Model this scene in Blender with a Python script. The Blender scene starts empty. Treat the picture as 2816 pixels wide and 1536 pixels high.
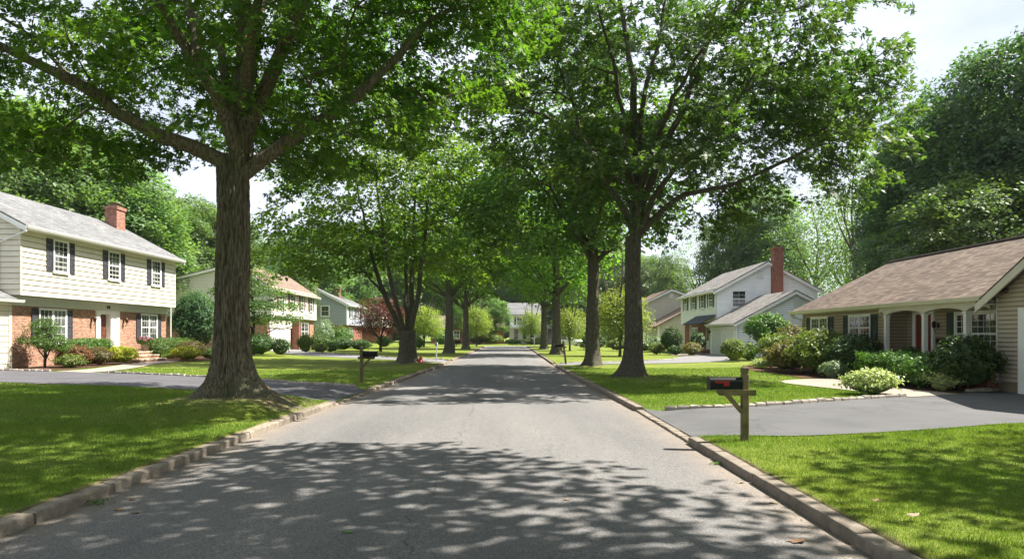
import bpy, math, random
import numpy as np
from mathutils import Vector, noise as mnoise

# ------------------------------------------------------------------ camera, sky, sun, exposure
SC = bpy.context.scene
COL = SC.collection
R = math.radians
H = 1.7            # eye height
FPX = 1877.0       # focal length in pixels of a 2816 wide frame
CX, HZ = 1404.0, 920.0
cam_d = bpy.data.cameras.new('camera')
cam = bpy.data.objects.new('camera', cam_d)
COL.objects.link(cam)
cam.location = (0, 0, H)
cam.rotation_euler = (R(90), 0, 0)
cam_d.sensor_width = 36
cam_d.lens = FPX / 2816 * 36
cam_d.shift_x = (1408 - CX) / 2816
cam_d.shift_y = (HZ - 768) / 2816
cam_d.clip_end = 2000
SC.camera = cam

SUN_EL = R(56)
SUN_AZ = math.atan2(0.98, 0.17)          # from +Y towards +X
W = bpy.data.worlds.new('World')
SC.world = W
W.use_nodes = True
wn, wl = W.node_tree.nodes, W.node_tree.links
wn.clear()
wout = wn.new('ShaderNodeOutputWorld')
bg = wn.new('ShaderNodeBackground')
bg.inputs['Strength'].default_value = 0.05
sky = wn.new('ShaderNodeTexSky')
sky.sky_type = 'NISHITA'
sky.sun_disc = False
sky.sun_elevation = SUN_EL
sky.sun_rotation = SUN_AZ
sky.air_density = 1.0
sky.dust_density = 2.2
tc = wn.new('ShaderNodeTexCoord')
mp_ = wn.new('ShaderNodeMapping')
mp_.inputs['Scale'].default_value = (1.0, 1.0, 2.6)
nz = wn.new('ShaderNodeTexNoise')
nz.inputs['Scale'].default_value = 2.3
nz.inputs['Detail'].default_value = 7
nz.inputs['Roughness'].default_value = 0.55
cr = wn.new('ShaderNodeValToRGB')
cr.color_ramp.elements[0].position = 0.36
cr.color_ramp.elements[0].color = (0.45, 0.45, 0.45, 1)
cr.color_ramp.elements[1].position = 0.62
cr.color_ramp.elements[1].color = (0.95, 0.95, 0.95, 1)
mxs = wn.new('ShaderNodeMix')
mxs.data_type = 'RGBA'
mxs.inputs[7].default_value = (8.3, 8.8, 10.0, 1)
wl.new(tc.outputs['Generated'], mp_.inputs['Vector'])
wl.new(mp_.outputs['Vector'], nz.inputs['Vector'])
wl.new(nz.outputs['Fac'], cr.inputs['Fac'])
wl.new(cr.outputs['Color'], mxs.inputs[0])
wl.new(sky.outputs['Color'], mxs.inputs[6])
wl.new(mxs.outputs[2], bg.inputs['Color'])
wl.new(bg.outputs['Background'], wout.inputs['Surface'])

sd = bpy.data.lights.new('sun', 'SUN')
sd.energy = 5.0
sd.angle = R(0.53)
sd.color = (1.0, 0.945, 0.85)
sun = bpy.data.objects.new('sun', sd)
COL.objects.link(sun)
SDIR = Vector((math.sin(SUN_AZ) * math.cos(SUN_EL), math.cos(SUN_AZ) * math.cos(SUN_EL), math.sin(SUN_EL)))
sun.rotation_euler = (-SDIR).to_track_quat('-Z', 'Y').to_euler()

SC.view_settings.view_transform = 'Standard'
SC.view_settings.look = 'None'
SC.view_settings.exposure = 1.55
SC.view_settings.gamma = 1.0
SC.cycles.max_bounces = 7
SC.cycles.diffuse_bounces = 4
SC.cycles.transmission_bounces = 4
SC.cycles.transparent_max_bounces = 6

# ------------------------------------------------------------------ helpers
def gp(sx, sy, z=0.15):
    """photo pixel on a level z -> ground point"""
    Y = FPX * (H - z) / (sy - HZ)
    return ((sx - CX) * Y / FPX, Y)

def dp(dx, dy, Y):
    """point of the 2576 wide view at depth Y"""
    return ((dx * 1.0932 - CX) * Y / FPX, Y, H + (HZ - dy * 1.0932) * Y / FPX)

def tag(o, label=None, cat=None, group=None, kind=None):
    if label: o['label'] = label
    if cat: o['category'] = cat
    if group: o['group'] = group
    if kind: o['kind'] = kind
    return o

def thing(name, label, cat, loc=(0, 0, 0), group=None):
    o = bpy.data.objects.new(name, None)
    o.empty_display_size = 0.2
    COL.objects.link(o)
    o.location = loc
    return tag(o, label, cat, group)

class MB:
    def __init__(s):
        s.v = []; s.f = []; s.smooth = False
    def quad(s, a, b, c, d):
        n = len(s.v); s.v += [a, b, c, d]; s.f.append((n, n + 1, n + 2, n + 3))
    def poly(s, pts):
        n = len(s.v); s.v += list(pts); s.f.append(tuple(range(n, n + len(pts))))
    def box(s, x0, x1, y0, y1, z0, z1):
        if x1 < x0: x0, x1 = x1, x0
        if y1 < y0: y0, y1 = y1, y0
        n = len(s.v)
        s.v += [(x, y, z) for z in (z0, z1) for (x, y) in ((x0, y0), (x1, y0), (x1, y1), (x0, y1))]
        s.f += [(n, n+3, n+2, n+1), (n+4, n+5, n+6, n+7), (n, n+1, n+5, n+4), (n+1, n+2, n+6, n+5), (n+2, n+3, n+7, n+6), (n+3, n, n+4, n+7)]
    def mbox(s, mp, u0, u1, z0, z1, o0, o1):
        n = len(s.v)
        s.v += [mp(u, z, o) for o in (o0, o1) for (u, z) in ((u0, z0), (u1, z0), (u1, z1), (u0, z1))]
        s.f += [(n, n+3, n+2, n+1), (n+4, n+5, n+6, n+7), (n, n+1, n+5, n+4), (n+1, n+2, n+6, n+5), (n+2, n+3, n+7, n+6), (n+3, n, n+4, n+7)]
    def prism(s, prof, fn, a, b):
        """closed profile [(p,q)] extruded with fn(p,q,t) from t=a to t=b"""
        n = len(s.v); k = len(prof)
        s.v += [fn(p, q, a) for p, q in prof] + [fn(p, q, b) for p, q in prof]
        s.f.append(tuple(range(n, n + k))[::-1]); s.f.append(tuple(range(n + k, n + 2 * k)))
        for i in range(k):
            j = (i + 1) % k
            s.f.append((n + i, n + j, n + k + j, n + k + i))
    def tube(s, pts, rad, n=8, cap=True):
        pts = [Vector(p) for p in pts]
        b0 = len(s.v)
        up = Vector((0.31, 0.95, 0.12))
        for i, p in enumerate(pts):
            d = (pts[min(i + 1, len(pts) - 1)] - pts[max(i - 1, 0)]).normalized()
            a = d.cross(up)
            if a.length < 0.1: a = d.cross(Vector((1, 0, 0)))
            a.normalize(); b = d.cross(a)
            r = rad[i] if hasattr(rad, '__len__') else rad
            for k in range(n):
                t = 2 * math.pi * k / n
                s.v.append(tuple(p + (a * math.cos(t) + b * math.sin(t)) * r))
        for i in range(len(pts) - 1):
            for k in range(n):
                k2 = (k + 1) % n
                s.f.append((b0 + i*n + k, b0 + i*n + k2, b0 + (i+1)*n + k2, b0 + (i+1)*n + k))
        if cap:
            s.f.append(tuple(b0 + k for k in range(n))[::-1])
            e = b0 + (len(pts) - 1) * n
            s.f.append(tuple(e + k for k in range(n)))
    def lathe(s, prof, c, n=16):
        b0 = len(s.v)
        for r, z in prof:
            for k in range(n):
                t = 2 * math.pi * k / n
                s.v.append((c[0] + r * math.cos(t), c[1] + r * math.sin(t), c[2] + z))
        for i in range(len(prof) - 1):
            for k in range(n):
                k2 = (k + 1) % n
                s.f.append((b0 + i*n + k, b0 + i*n + k2, b0 + (i+1)*n + k2, b0 + (i+1)*n + k))
    def build(s, name, m, parent=None, base=None, smooth=None):
        me = bpy.data.meshes.new(name)
        if parent is not None and base is None:
            q = parent
            while q.parent: q = q.parent
            base = q.location
        b = base if base is not None else (0, 0, 0)
        me.from_pydata([(x - b[0], y - b[1], z - b[2]) for x, y, z in s.v], [], s.f)
        me.materials.append(m)
        if (s.smooth if smooth is None else smooth):
            me.polygons.foreach_set('use_smooth', [True] * len(me.polygons))
        me.update()
        o = bpy.data.objects.new(name, me)
        COL.objects.link(o)
        if parent is not None: o.parent = parent
        elif base is not None: o.location = base
        return o

def np_mesh(name, V, F, m, smooth=False):
    """V (n,3), F (m,k) same size faces"""
    me = bpy.data.meshes.new(name)
    F = np.asarray(F, dtype=np.int32); k = F.shape[1]
    me.vertices.add(len(V)); me.vertices.foreach_set('co', np.asarray(V, dtype=np.float32).ravel())
    me.loops.add(F.size); me.loops.foreach_set('vertex_index', F.ravel())
    me.polygons.add(len(F))
    me.polygons.foreach_set('loop_start', np.arange(0, F.size, k, dtype=np.int32))
    me.polygons.foreach_set('loop_total', np.full(len(F), k, dtype=np.int32))
    if smooth: me.polygons.foreach_set('use_smooth', np.ones(len(F), dtype=bool))
    me.update(calc_edges=True)
    me.validate()
    me.materials.append(m)
    return me

def link(name, me, parent=None, loc=None):
    o = bpy.data.objects.new(name, me)
    COL.objects.link(o)
    if parent is not None: o.parent = parent
    if loc is not None: o.location = loc
    return o

def copy_tree(o, parent=None):
    c = o.copy(); COL.objects.link(c); c.parent = parent
    for ch in list(o.children): copy_tree(ch, c)
    return c

# ------------------------------------------------------------------ materials
class NT:
    def __init__(s, name):
        s.m = bpy.data.materials.new(name); s.m.use_nodes = True
        s.n, s.l = s.m.node_tree.nodes, s.m.node_tree.links
        s.n.clear()
        s.out = s.n.new('ShaderNodeOutputMaterial')
        s.tc = s.n.new('ShaderNodeTexCoord')
    def node(s, t, **kw):
        n = s.n.new(t)
        for k, v in kw.items():
            if k in n.inputs: n.inputs[k].default_value = v
            else: setattr(n, k, v)
        return n
    def mapping(s, scale=(1, 1, 1), src=None, rot=(0, 0, 0)):
        n = s.n.new('ShaderNodeMapping'); n.inputs['Scale'].default_value = scale
        n.inputs['Rotation'].default_value = rot
        s.l.new(src or s.tc.outputs['Object'], n.inputs['Vector']); return n.outputs[0]
    def noise(s, scale, detail=4, rough=0.55, vec=None, dist=0.0):
        n = s.node('ShaderNodeTexNoise', Scale=scale, Detail=detail, Roughness=rough, Distortion=dist)
        s.l.new(vec or s.tc.outputs['Object'], n.inputs['Vector']); return n.outputs['Fac']
    def ramp(s, fac, stops):
        n = s.n.new('ShaderNodeValToRGB')
        e = n.color_ramp.elements
        while len(e) < len(stops): e.new(0.5)
        for i, (p, c) in enumerate(stops):
            e[i].position = p; e[i].color = c if len(c) == 4 else (*c, 1)
        s.l.new(fac, n.inputs['Fac']); return n.outputs['Color']
    def mix(s, fac, a, b, mode='MIX'):
        n = s.n.new('ShaderNodeMix'); n.data_type = 'RGBA'; n.blend_type = mode
        for sock, v in ((n.inputs[0], fac), (n.inputs[6], a), (n.inputs[7], b)):
            if isinstance(v, bpy.types.NodeSocket): s.l.new(v, sock)
            elif isinstance(v, (int, float)): sock.default_value = v
            else: sock.default_value = (*v, 1) if len(v) == 3 else v
        return n.outputs[2]
    def math(s, op, a, b=0.0, c=None):
        n = s.n.new('ShaderNodeMath'); n.operation = op
        for i, v in enumerate((a, b) if c is None else (a, b, c)):
            if isinstance(v, bpy.types.NodeSocket): s.l.new(v, n.inputs[i])
            else: n.inputs[i].default_value = v
        return n.outputs[0]
    def bump(s, h, strength=0.4, dist=0.02, prev=None):
        n = s.node('ShaderNodeBump', Strength=strength, Distance=dist)
        s.l.new(h, n.inputs['Height'])
        if prev is not None: s.l.new(prev, n.inputs['Normal'])
        return n.outputs[0]
    def principled(s, col, rough=0.8, spec=0.3, normal=None, metal=0.0, **kw):
        n = s.n.new('ShaderNodeBsdfPrincipled')
        if isinstance(col, bpy.types.NodeSocket): s.l.new(col, n.inputs['Base Color'])
        else: n.inputs['Base Color'].default_value = (*col, 1)
        if isinstance(rough, bpy.types.NodeSocket): s.l.new(rough, n.inputs['Roughness'])
        else: n.inputs['Roughness'].default_value = rough
        n.inputs['Specular IOR Level'].default_value = spec
        n.inputs['Metallic'].default_value = metal
        if normal is not None: s.l.new(normal, n.inputs['Normal'])
        for k, v in kw.items(): n.inputs[k].default_value = v
        return n.outputs[0]
    def done(s, sh):
        s.l.new(sh, s.out.inputs['Surface']); return s.m

def paint(name, c, rough=0.6, var=0.12, scale=3.0, bump=0.1, bscale=60, spec=0.3, streak=0.0, metal=0.0):
    t = NT(name)
    n = t.noise(scale, 5)
    lo = tuple(x * (1 - var) for x in c); hi = tuple(min(1, x * (1 + var)) for x in c)
    col = t.ramp(n, [(0.3, lo), (0.7, hi)])
    if streak:
        st = t.noise(1.0, 6, 0.65, t.mapping((5, 5, 0.5)))
        col = t.mix(t.math('MULTIPLY', t.ramp(st, [(0.5, (0, 0, 0)), (0.75, (1, 1, 1))]), streak), col, tuple(x * 0.55 for x in c))
    b = t.bump(t.noise(bscale, 3), bump, 0.01) if bump else None
    return t.done(t.principled(col, rough, spec, b, metal))

def siding(name, c, step, off=0.0, var=0.06, streak=0.12):
    t = NT(name)
    s = t.n.new('ShaderNodeSeparateXYZ'); t.l.new(t.tc.outputs['Object'], s.inputs[0])
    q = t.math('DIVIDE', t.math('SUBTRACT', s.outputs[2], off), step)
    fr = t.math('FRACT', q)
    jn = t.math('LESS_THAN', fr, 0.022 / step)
    bd = t.noise(1.0, 2, 0.5, t.mapping((0.05, 0.05, 4.3)))
    n = t.noise(1.5, 5)
    col = t.ramp(n, [(0.3, tuple(x * (1 - var) for x in c)), (0.7, tuple(min(1, x * (1 + var)) for x in c))])
    col = t.mix(0.5, col, t.ramp(bd, [(0.35, (0.93, 0.93, 0.93)), (0.65, (1.05, 1.05, 1.05))]), 'MULTIPLY')
    st = t.noise(1.0, 6, 0.65, t.mapping((5, 5, 0.5)))
    col = t.mix(t.math('MULTIPLY', t.ramp(st, [(0.5, (0, 0, 0)), (0.75, (1, 1, 1))]), streak), col, tuple(x * 0.55 for x in c))
    col = t.mix(t.math('MULTIPLY', jn, 0.85), col, tuple(x * 0.22 for x in c))  # board joints darkened: grime plus the lap's shade line, put into the colour
    return t.done(t.principled(col, 0.6, 0.3))

def leafmat(name, dark, light, yellow=None, trans=0.42, ysh=0.3, rough=0.5, spec=0.35, tcol=None):
    t = NT(name)
    g = t.n.new('ShaderNodeNewGeometry')
    oi = t.n.new('ShaderNodeObjectInfo')
    c = t.ramp(g.outputs['Random Per Island'], [(0.0, dark), (0.6, tuple((a + b) / 2 for a, b in zip(dark, light))), (1.0, light)])
    if yellow:
        n = t.noise(0.45, 3)
        f = t.ramp(n, [(0.45, (0, 0, 0)), (0.75, (1, 1, 1))])
        c = t.mix(t.math('MULTIPLY', f, ysh), c, yellow)
    hs = t.node('ShaderNodeHueSaturation')
    t.l.new(t.math('MULTIPLY_ADD', oi.outputs['Random'], 0.02, 0.494), hs.inputs['Hue'])
    t.l.new(t.math('MULTIPLY_ADD', oi.outputs['Random'], 0.5, 0.78), hs.inputs['Value'])
    t.l.new(c, hs.inputs['Color'])
    c = hs.outputs['Color']
    p = t.principled(c, rough, spec)
    tr = t.n.new('ShaderNodeBsdfTranslucent')
    tc2 = t.mix(1.0, c, tcol or (1.75, 1.9, 0.8), 'MULTIPLY')
    t.l.new(tc2, tr.inputs['Color'])
    mx = t.n.new('ShaderNodeMixShader'); mx.inputs[0].default_value = trans
    t.l.new(p, mx.inputs[1]); t.l.new(tr.outputs[0], mx.inputs[2])
    return t.done(mx.outputs[0])

def m_bark(name, c=(0.13, 0.115, 0.09), sc=1.0, moss=0.2):
    t = NT(name)
    v = t.mapping((20 * sc, 20 * sc, 2.4 * sc))
    n1 = t.noise(1.6, 8, 0.65, v, 0.6)
    n2 = t.noise(0.7, 3)
    vo = t.node('ShaderNodeTexVoronoi', Scale=2.0); t.l.new(v, vo.inputs['Vector'])
    c1 = t.ramp(n1, [(0.36, tuple(x * 0.35 for x in c)), (0.5, c), (0.66, tuple(x * 1.8 for x in c))])
    c2 = t.mix(t.math('MULTIPLY', t.ramp(n2, [(0.5, (0, 0, 0)), (0.7, (1, 1, 1))]), moss), c1, (0.09, 0.12, 0.05))
    h = t.math('ADD', n1, t.math('MULTIPLY', vo.outputs['Distance'], 0.5))
    return t.done(t.principled(c2, 0.95, 0.15, t.bump(h, 1.0, 0.05)))

def m_brick(name, c1=(0.42, 0.16, 0.09), c2=(0.30, 0.11, 0.07), mort=(0.42, 0.36, 0.3), sc=1.0):
    t = NT(name)
    s = t.n.new('ShaderNodeSeparateXYZ'); t.l.new(t.tc.outputs['Object'], s.inputs[0])
    cb = t.n.new('ShaderNodeCombineXYZ')
    t.l.new(t.math('ADD', s.outputs[0], s.outputs[1]), cb.inputs[0]); t.l.new(s.outputs[2], cb.inputs[1])
    b = t.node('ShaderNodeTexBrick', Scale=1.0 * sc)
    b.inputs['Color1'].default_value = (*c1, 1); b.inputs['Color2'].default_value = (*c2, 1); b.inputs['Mortar'].default_value = (*mort, 1)
    b.inputs['Mortar Size'].default_value = 0.011; b.inputs['Brick Width'].default_value = 0.215
    b.inputs['Row Height'].default_value = 0.075; b.inputs['Bias'].default_value = -0.1
    b.inputs['Mortar Smooth'].default_value = 0.2
    t.l.new(cb.outputs[0], b.inputs['Vector'])
    v = t.mapping((4.6, 4.6, 13.3))
    n = t.noise(1.0, 2, 0.5, v)
    col = t.mix(0.55, b.outputs['Color'], t.ramp(n, [(0.35, (0.5, 0.42, 0.38)), (0.65, (1.5, 1.35, 1.2))]), 'MULTIPLY')
    inv = t.math('SUBTRACT', 1.0, b.outputs['Fac'])
    return t.done(t.principled(col, 0.9, 0.2, t.bump(inv, 0.6, 0.01)))

def m_shingle(name, c, var=0.25, row=0.055):
    t = NT(name)
    s = t.n.new('ShaderNodeSeparateXYZ'); t.l.new(t.tc.outputs['Object'], s.inputs[0])
    cb = t.n.new('ShaderNodeCombineXYZ')
    t.l.new(t.math('ADD', s.outputs[1], t.math('MULTIPLY', s.outputs[0], 0.02)), cb.inputs[0]); t.l.new(s.outputs[2], cb.inputs[1])
    b = t.node('ShaderNodeTexBrick', Scale=1.0)
    lo = tuple(x * (1 - var) for x in c); hi = tuple(x * (1 + var) for x in c)
    b.inputs['Color1'].default_value = (*lo, 1); b.inputs['Color2'].default_value = (*hi, 1)
    b.inputs['Mortar'].default_value = (*[x * 0.45 for x in c], 1)
    b.inputs['Mortar Size'].default_value = 0.006; b.inputs['Brick Width'].default_value = 0.3
    b.inputs['Row Height'].default_value = row; b.inputs['Mortar Smooth'].default_value = 0.5
    t.l.new(cb.outputs[0], b.inputs['Vector'])
    n = t.noise(0.8, 5)
    col = t.mix(0.7, b.outputs['Color'], t.ramp(n, [(0.3, (0.78, 0.78, 0.78)), (0.7, (1.2, 1.18, 1.15))]), 'MULTIPLY')
    st = t.noise(1.2, 5, 0.6, t.mapping((0.4, 2.5, 0.4)))
    col = t.mix(0.5, col, t.ramp(st, [(0.35, (0.75, 0.75, 0.76)), (0.6, (1.1, 1.1, 1.1))]), 'MULTIPLY')
    g = t.noise(120, 2)
    col = t.mix(0.5, col, t.ramp(g, [(0.3, (0.7, 0.7, 0.7)), (0.7, (1.3, 1.3, 1.3))]), 'MULTIPLY')
    return t.done(t.principled(col, 0.95, 0.15, t.bump(b.outputs['Fac'], 0.35, 0.01)))

def m_glass(name, seed, curtain=0.5):
    t = NT(name)
    v = t.mapping((6, 6, 0.5))
    n = t.noise(2.0 + seed, 3, 0.5, v)
    n2 = t.noise(0.6, 2)
    c = t.ramp(n, [(0.4, (0.012, 0.016, 0.016)), (0.62, (0.16 * curtain, 0.17 * curtain, 0.17 * curtain))])
    c = t.mix(t.ramp(n2, [(0.4, (0, 0, 0)), (0.6, (1, 1, 1))]), c, (0.015, 0.02, 0.02))
    wv = t.noise(1.3, 2)
    return t.done(t.principled(c, 0.04, 0.75, t.bump(wv, 0.05, 0.05)))

M = {}
M['white'] = paint('white_trim', (0.78, 0.78, 0.76), 0.45, 0.05, 2, 0.03, streak=0.12)
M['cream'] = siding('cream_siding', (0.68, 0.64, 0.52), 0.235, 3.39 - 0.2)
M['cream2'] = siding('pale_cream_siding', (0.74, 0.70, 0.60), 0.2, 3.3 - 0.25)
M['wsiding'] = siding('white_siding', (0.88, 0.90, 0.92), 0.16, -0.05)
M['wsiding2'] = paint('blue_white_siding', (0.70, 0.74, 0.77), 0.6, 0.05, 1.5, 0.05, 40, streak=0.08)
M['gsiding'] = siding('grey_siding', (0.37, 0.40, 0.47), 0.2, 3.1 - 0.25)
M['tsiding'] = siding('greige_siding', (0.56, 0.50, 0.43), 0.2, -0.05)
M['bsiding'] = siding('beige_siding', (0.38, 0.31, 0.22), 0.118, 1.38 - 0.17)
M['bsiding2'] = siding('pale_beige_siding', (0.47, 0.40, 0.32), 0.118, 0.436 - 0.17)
M['gtrim'] = paint('grey_frieze', (0.62, 0.64, 0.62), 0.6, 0.05, 2, 0.03)
M['shut'] = paint('charcoal_shutter', (0.055, 0.055, 0.065), 0.5, 0.15, 6, 0.05)
M['shutg'] = paint('green_black_shutter', (0.03, 0.045, 0.045), 0.5, 0.15, 6, 0.05)
M['shutr'] = paint('maroon_shutter', (0.14, 0.045, 0.04), 0.5, 0.15, 6, 0.05)
M['doorb'] = paint('brown_door', (0.13, 0.045, 0.025), 0.4, 0.3, 5, 0.1)
M['doorr'] = paint('dark_red_door', (0.16, 0.02, 0.015), 0.35, 0.15, 5, 0.05)
M['ridge'] = paint('dark_ridge_shingles', (0.05, 0.036, 0.03), 0.9, 0.2, 5, 0.2)
M['black'] = paint('black_iron', (0.015, 0.015, 0.016), 0.35, 0.2, 5, 0.02, metal=0.3)
M['bronze'] = paint('bronze_metal', (0.07, 0.04, 0.025), 0.4, 0.2, 5, 0.02, metal=0.6)
M['gutter'] = paint('gutter_metal', (0.68, 0.68, 0.65), 0.4, 0.06, 3, 0.02, streak=0.1)
M['gutter2'] = paint('beige_gutter', (0.60, 0.58, 0.50), 0.4, 0.06, 3, 0.02, streak=0.1)
M['brick'] = m_brick('orange_red_brick', (0.38, 0.205, 0.14), (0.27, 0.13, 0.09), (0.38, 0.30, 0.235))
M['brickd'] = m_brick('dark_red_brick', (0.27, 0.085, 0.055), (0.18, 0.06, 0.045), (0.30, 0.2, 0.16))
M['brickm'] = m_brick('aged_red_brick', (0.33, 0.14, 0.10), (0.22, 0.09, 0.07), (0.33, 0.25, 0.2))
M['roofg'] = m_shingle('grey_shingles', (0.165, 0.168, 0.17))
M['roofb'] = m_shingle('brown_shingles', (0.138, 0.107, 0.087), 0.35, 0.065)
M['roofp'] = m_shingle('pinkish_shingles', (0.20, 0.145, 0.112))
M['roofw'] = m_shingle('weathered_shingles', (0.19, 0.18, 0.17))
M['roofd'] = m_shingle('slate_blue_shingles', (0.07, 0.08, 0.10))
M['glass'] = m_glass('window_glass', 0.0)
M['glass2'] = m_glass('window_glass_curtained', 0.7, 2.0)
M['post'] = paint('weathered_green_post', (0.15, 0.13, 0.07), 0.9, 0.35, 6, 0.4, 40, spec=0.1, streak=0.5)
M['box'] = paint('black_mailbox_paint', (0.006, 0.006, 0.006), 0.33, 0.15, 4, 0.02, spec=0.2)
M['red'] = paint('red_flag_paint', (0.27, 0.012, 0.01), 0.4, 0.1, 4, 0.02)
M['concrete'] = paint('pale_walk_concrete', (0.27, 0.23, 0.195), 0.9, 0.12, 1.5, 0.25, 80, spec=0.15)
M['slab'] = paint('stone_slab', (0.50, 0.40, 0.30), 0.85, 0.12, 3, 0.2, 50, spec=0.15)
M['found'] = paint('foundation_render', (0.22, 0.18, 0.13), 0.95, 0.15, 3, 0.3, 40, spec=0.1)
M['mulch'] = paint('bark_mulch', (0.085, 0.05, 0.033), 1.0, 0.45, 14, 1.0, 45, spec=0.05)
M['soil'] = paint('dry_soil', (0.22, 0.16, 0.10), 1.0, 0.3, 8, 0.6, 45, spec=0.05)

def m_road():
    t = NT('worn_asphalt')
    o = t.tc.outputs['Object']
    big = t.noise(0.35, 5, 0.6, t.mapping((1.2, 0.35, 1)))
    col = t.ramp(big, [(0.3, (0.112, 0.112, 0.114)), (0.7, (0.164, 0.160, 0.157))])
    trk = t.noise(1.0, 4, 0.5, t.mapping((1.1, 0.06, 1)))
    col = t.mix(0.6, col, t.ramp(trk, [(0.35, (0.84, 0.84, 0.86)), (0.65, (1.1, 1.09, 1.08))]), 'MULTIPLY')
    stn = t.noise(0.8, 5, 0.7)
    col = t.mix(t.math('MULTIPLY', t.ramp(stn, [(0.6, (0, 0, 0)), (0.68, (1, 1, 1))]), 0.35), col, (0.10, 0.098, 0.095))
    sp = t.noise(95, 2, 0.6)
    col = t.mix(0.75, col, t.ramp(sp, [(0.34, (0.35, 0.35, 0.36)), (0.5, (1.0, 1.0, 1.0)), (0.66, (1.8, 1.76, 1.7))]), 'MULTIPLY')
    sp2 = t.noise(38, 3, 0.7)
    col = t.mix(0.6, col, t.ramp(sp2, [(0.35, (0.62, 0.62, 0.63)), (0.65, (1.4, 1.38, 1.35))]), 'MULTIPLY')
    mid = t.noise(11, 4, 0.65)
    col = t.mix(0.4, col, t.ramp(mid, [(0.3, (0.75, 0.75, 0.76)), (0.7, (1.22, 1.2, 1.18))]), 'MULTIPLY')
    vo = t.node('ShaderNodeTexVoronoi', Scale=42.0); t.l.new(o, vo.inputs['Vector'])
    fl = t.math('LESS_THAN', vo.outputs['Distance'], 0.13)
    gate = t.math('GREATER_THAN', t.noise(30, 1), 0.56)
    col = t.mix(t.math('MULTIPLY', fl, gate), col, (0.5, 0.48, 0.45))
    # sandy dirt washed against the kerbs
    at = t.n.new('ShaderNodeAttribute'); at.attribute_name = 'edge'
    dn = t.noise(2.2, 5, 0.6)
    dirt = t.math('MULTIPLY', at.outputs['Fac'], t.ramp(dn, [(0.25, (0.25, 0.25, 0.25)), (0.6, (1, 1, 1))]))
    col = t.mix(t.math('MULTIPLY', dirt, 0.45), col, (0.30, 0.225, 0.16))
    # one long wandering crack
    s = t.n.new('ShaderNodeSeparateXYZ'); t.l.new(o, s.inputs[0])
    w1 = t.noise(0.9, 6, 0.7, t.mapping((0.0, 1.0, 0.0)))
    w2 = t.noise(7, 5, 0.7, t.mapping((0.0, 1.0, 0.0)))
    cxp = t.math('ADD', t.math('MULTIPLY_ADD', w1, 0.9, -1.35), t.math('MULTIPLY', w2, 0.12))
    d = t.math('ABSOLUTE', t.math('SUBTRACT', s.outputs[0], cxp))
    ck = t.math('LESS_THAN', d, t.math('MULTIPLY_ADD', t.noise(3, 3, 0.6, t.mapping((0.3, 1, 0.3))), 0.028, -0.0085))
    lim = t.math('LESS_THAN', s.outputs[1], 26.0)
    ck = t.math('MULTIPLY', ck, lim)
    col = t.mix(t.math('MULTIPLY', ck, 0.8), col, (0.04, 0.038, 0.035))
    h = t.math('SUBTRACT', t.math('ADD', sp, t.math('MULTIPLY', mid, 0.5)), ck)
    return t.done(t.principled(col, 0.88, 0.25, t.bump(h, 0.5, 0.006)))
M['road'] = m_road()

def m_drive(name, c):
    t = NT(name)
    big = t.noise(0.7, 5, 0.6)
    col = t.ramp(big, [(0.3, tuple(x * 0.85 for x in c)), (0.7, tuple(x * 1.15 for x in c))])
    sp = t.noise(110, 2, 0.6)
    col = t.mix(0.6, col, t.ramp(sp, [(0.3, (0.6, 0.6, 0.62)), (0.7, (1.35, 1.35, 1.33))]), 'MULTIPLY')
    st = t.noise(1.5, 5, 0.7, t.mapping((0.5, 3, 1), rot=(0, 0, 0.3)))
    col = t.mix(0.5, col, t.ramp(st, [(0.4, (0.85, 0.85, 0.87)), (0.7, (1.15, 1.13, 1.1))]), 'MULTIPLY')
    vo = t.n.new('ShaderNodeTexVoronoi'); vo.feature = 'DISTANCE_TO_EDGE'; vo.inputs['Scale'].default_value = 0.38
    wv = t.n.new('ShaderNodeVectorMath'); wv.operation = 'ADD'
    nn = t.node('ShaderNodeTexNoise', Scale=1.6, Detail=6.0, Roughness=0.7); t.l.new(t.tc.outputs['Object'], nn.inputs['Vector'])
    t.l.new(t.tc.outputs['Object'], wv.inputs[0]); t.l.new(nn.outputs['Color'], wv.inputs[1]); t.l.new(wv.outputs[0], vo.inputs['Vector'])
    ck = t.math('MULTIPLY', t.math('LESS_THAN', vo.outputs['Distance'], 0.004), t.math('GREATER_THAN', t.noise(0.5, 2), 0.5))
    col = t.mix(t.math('MULTIPLY', ck, 0.7), col, (0.03, 0.03, 0.03))
    oil = t.ramp(t.noise(0.9, 3, 0.5), [(0.62, (0, 0, 0)), (0.7, (1, 1, 1))])
    col = t.mix(t.math('MULTIPLY', oil, 0.35), col, tuple(x * 0.5 for x in c))
    return t.done(t.principled(col, 0.85, 0.3, t.bump(sp, 0.35, 0.005)))
M['drive'] = m_drive('driveway_asphalt', (0.09, 0.09, 0.093))
M['drive2'] = m_drive('dark_driveway_asphalt', (0.085, 0.082, 0.09))
M['drive3'] = m_drive('pale_driveway', (0.17, 0.165, 0.165))

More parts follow.
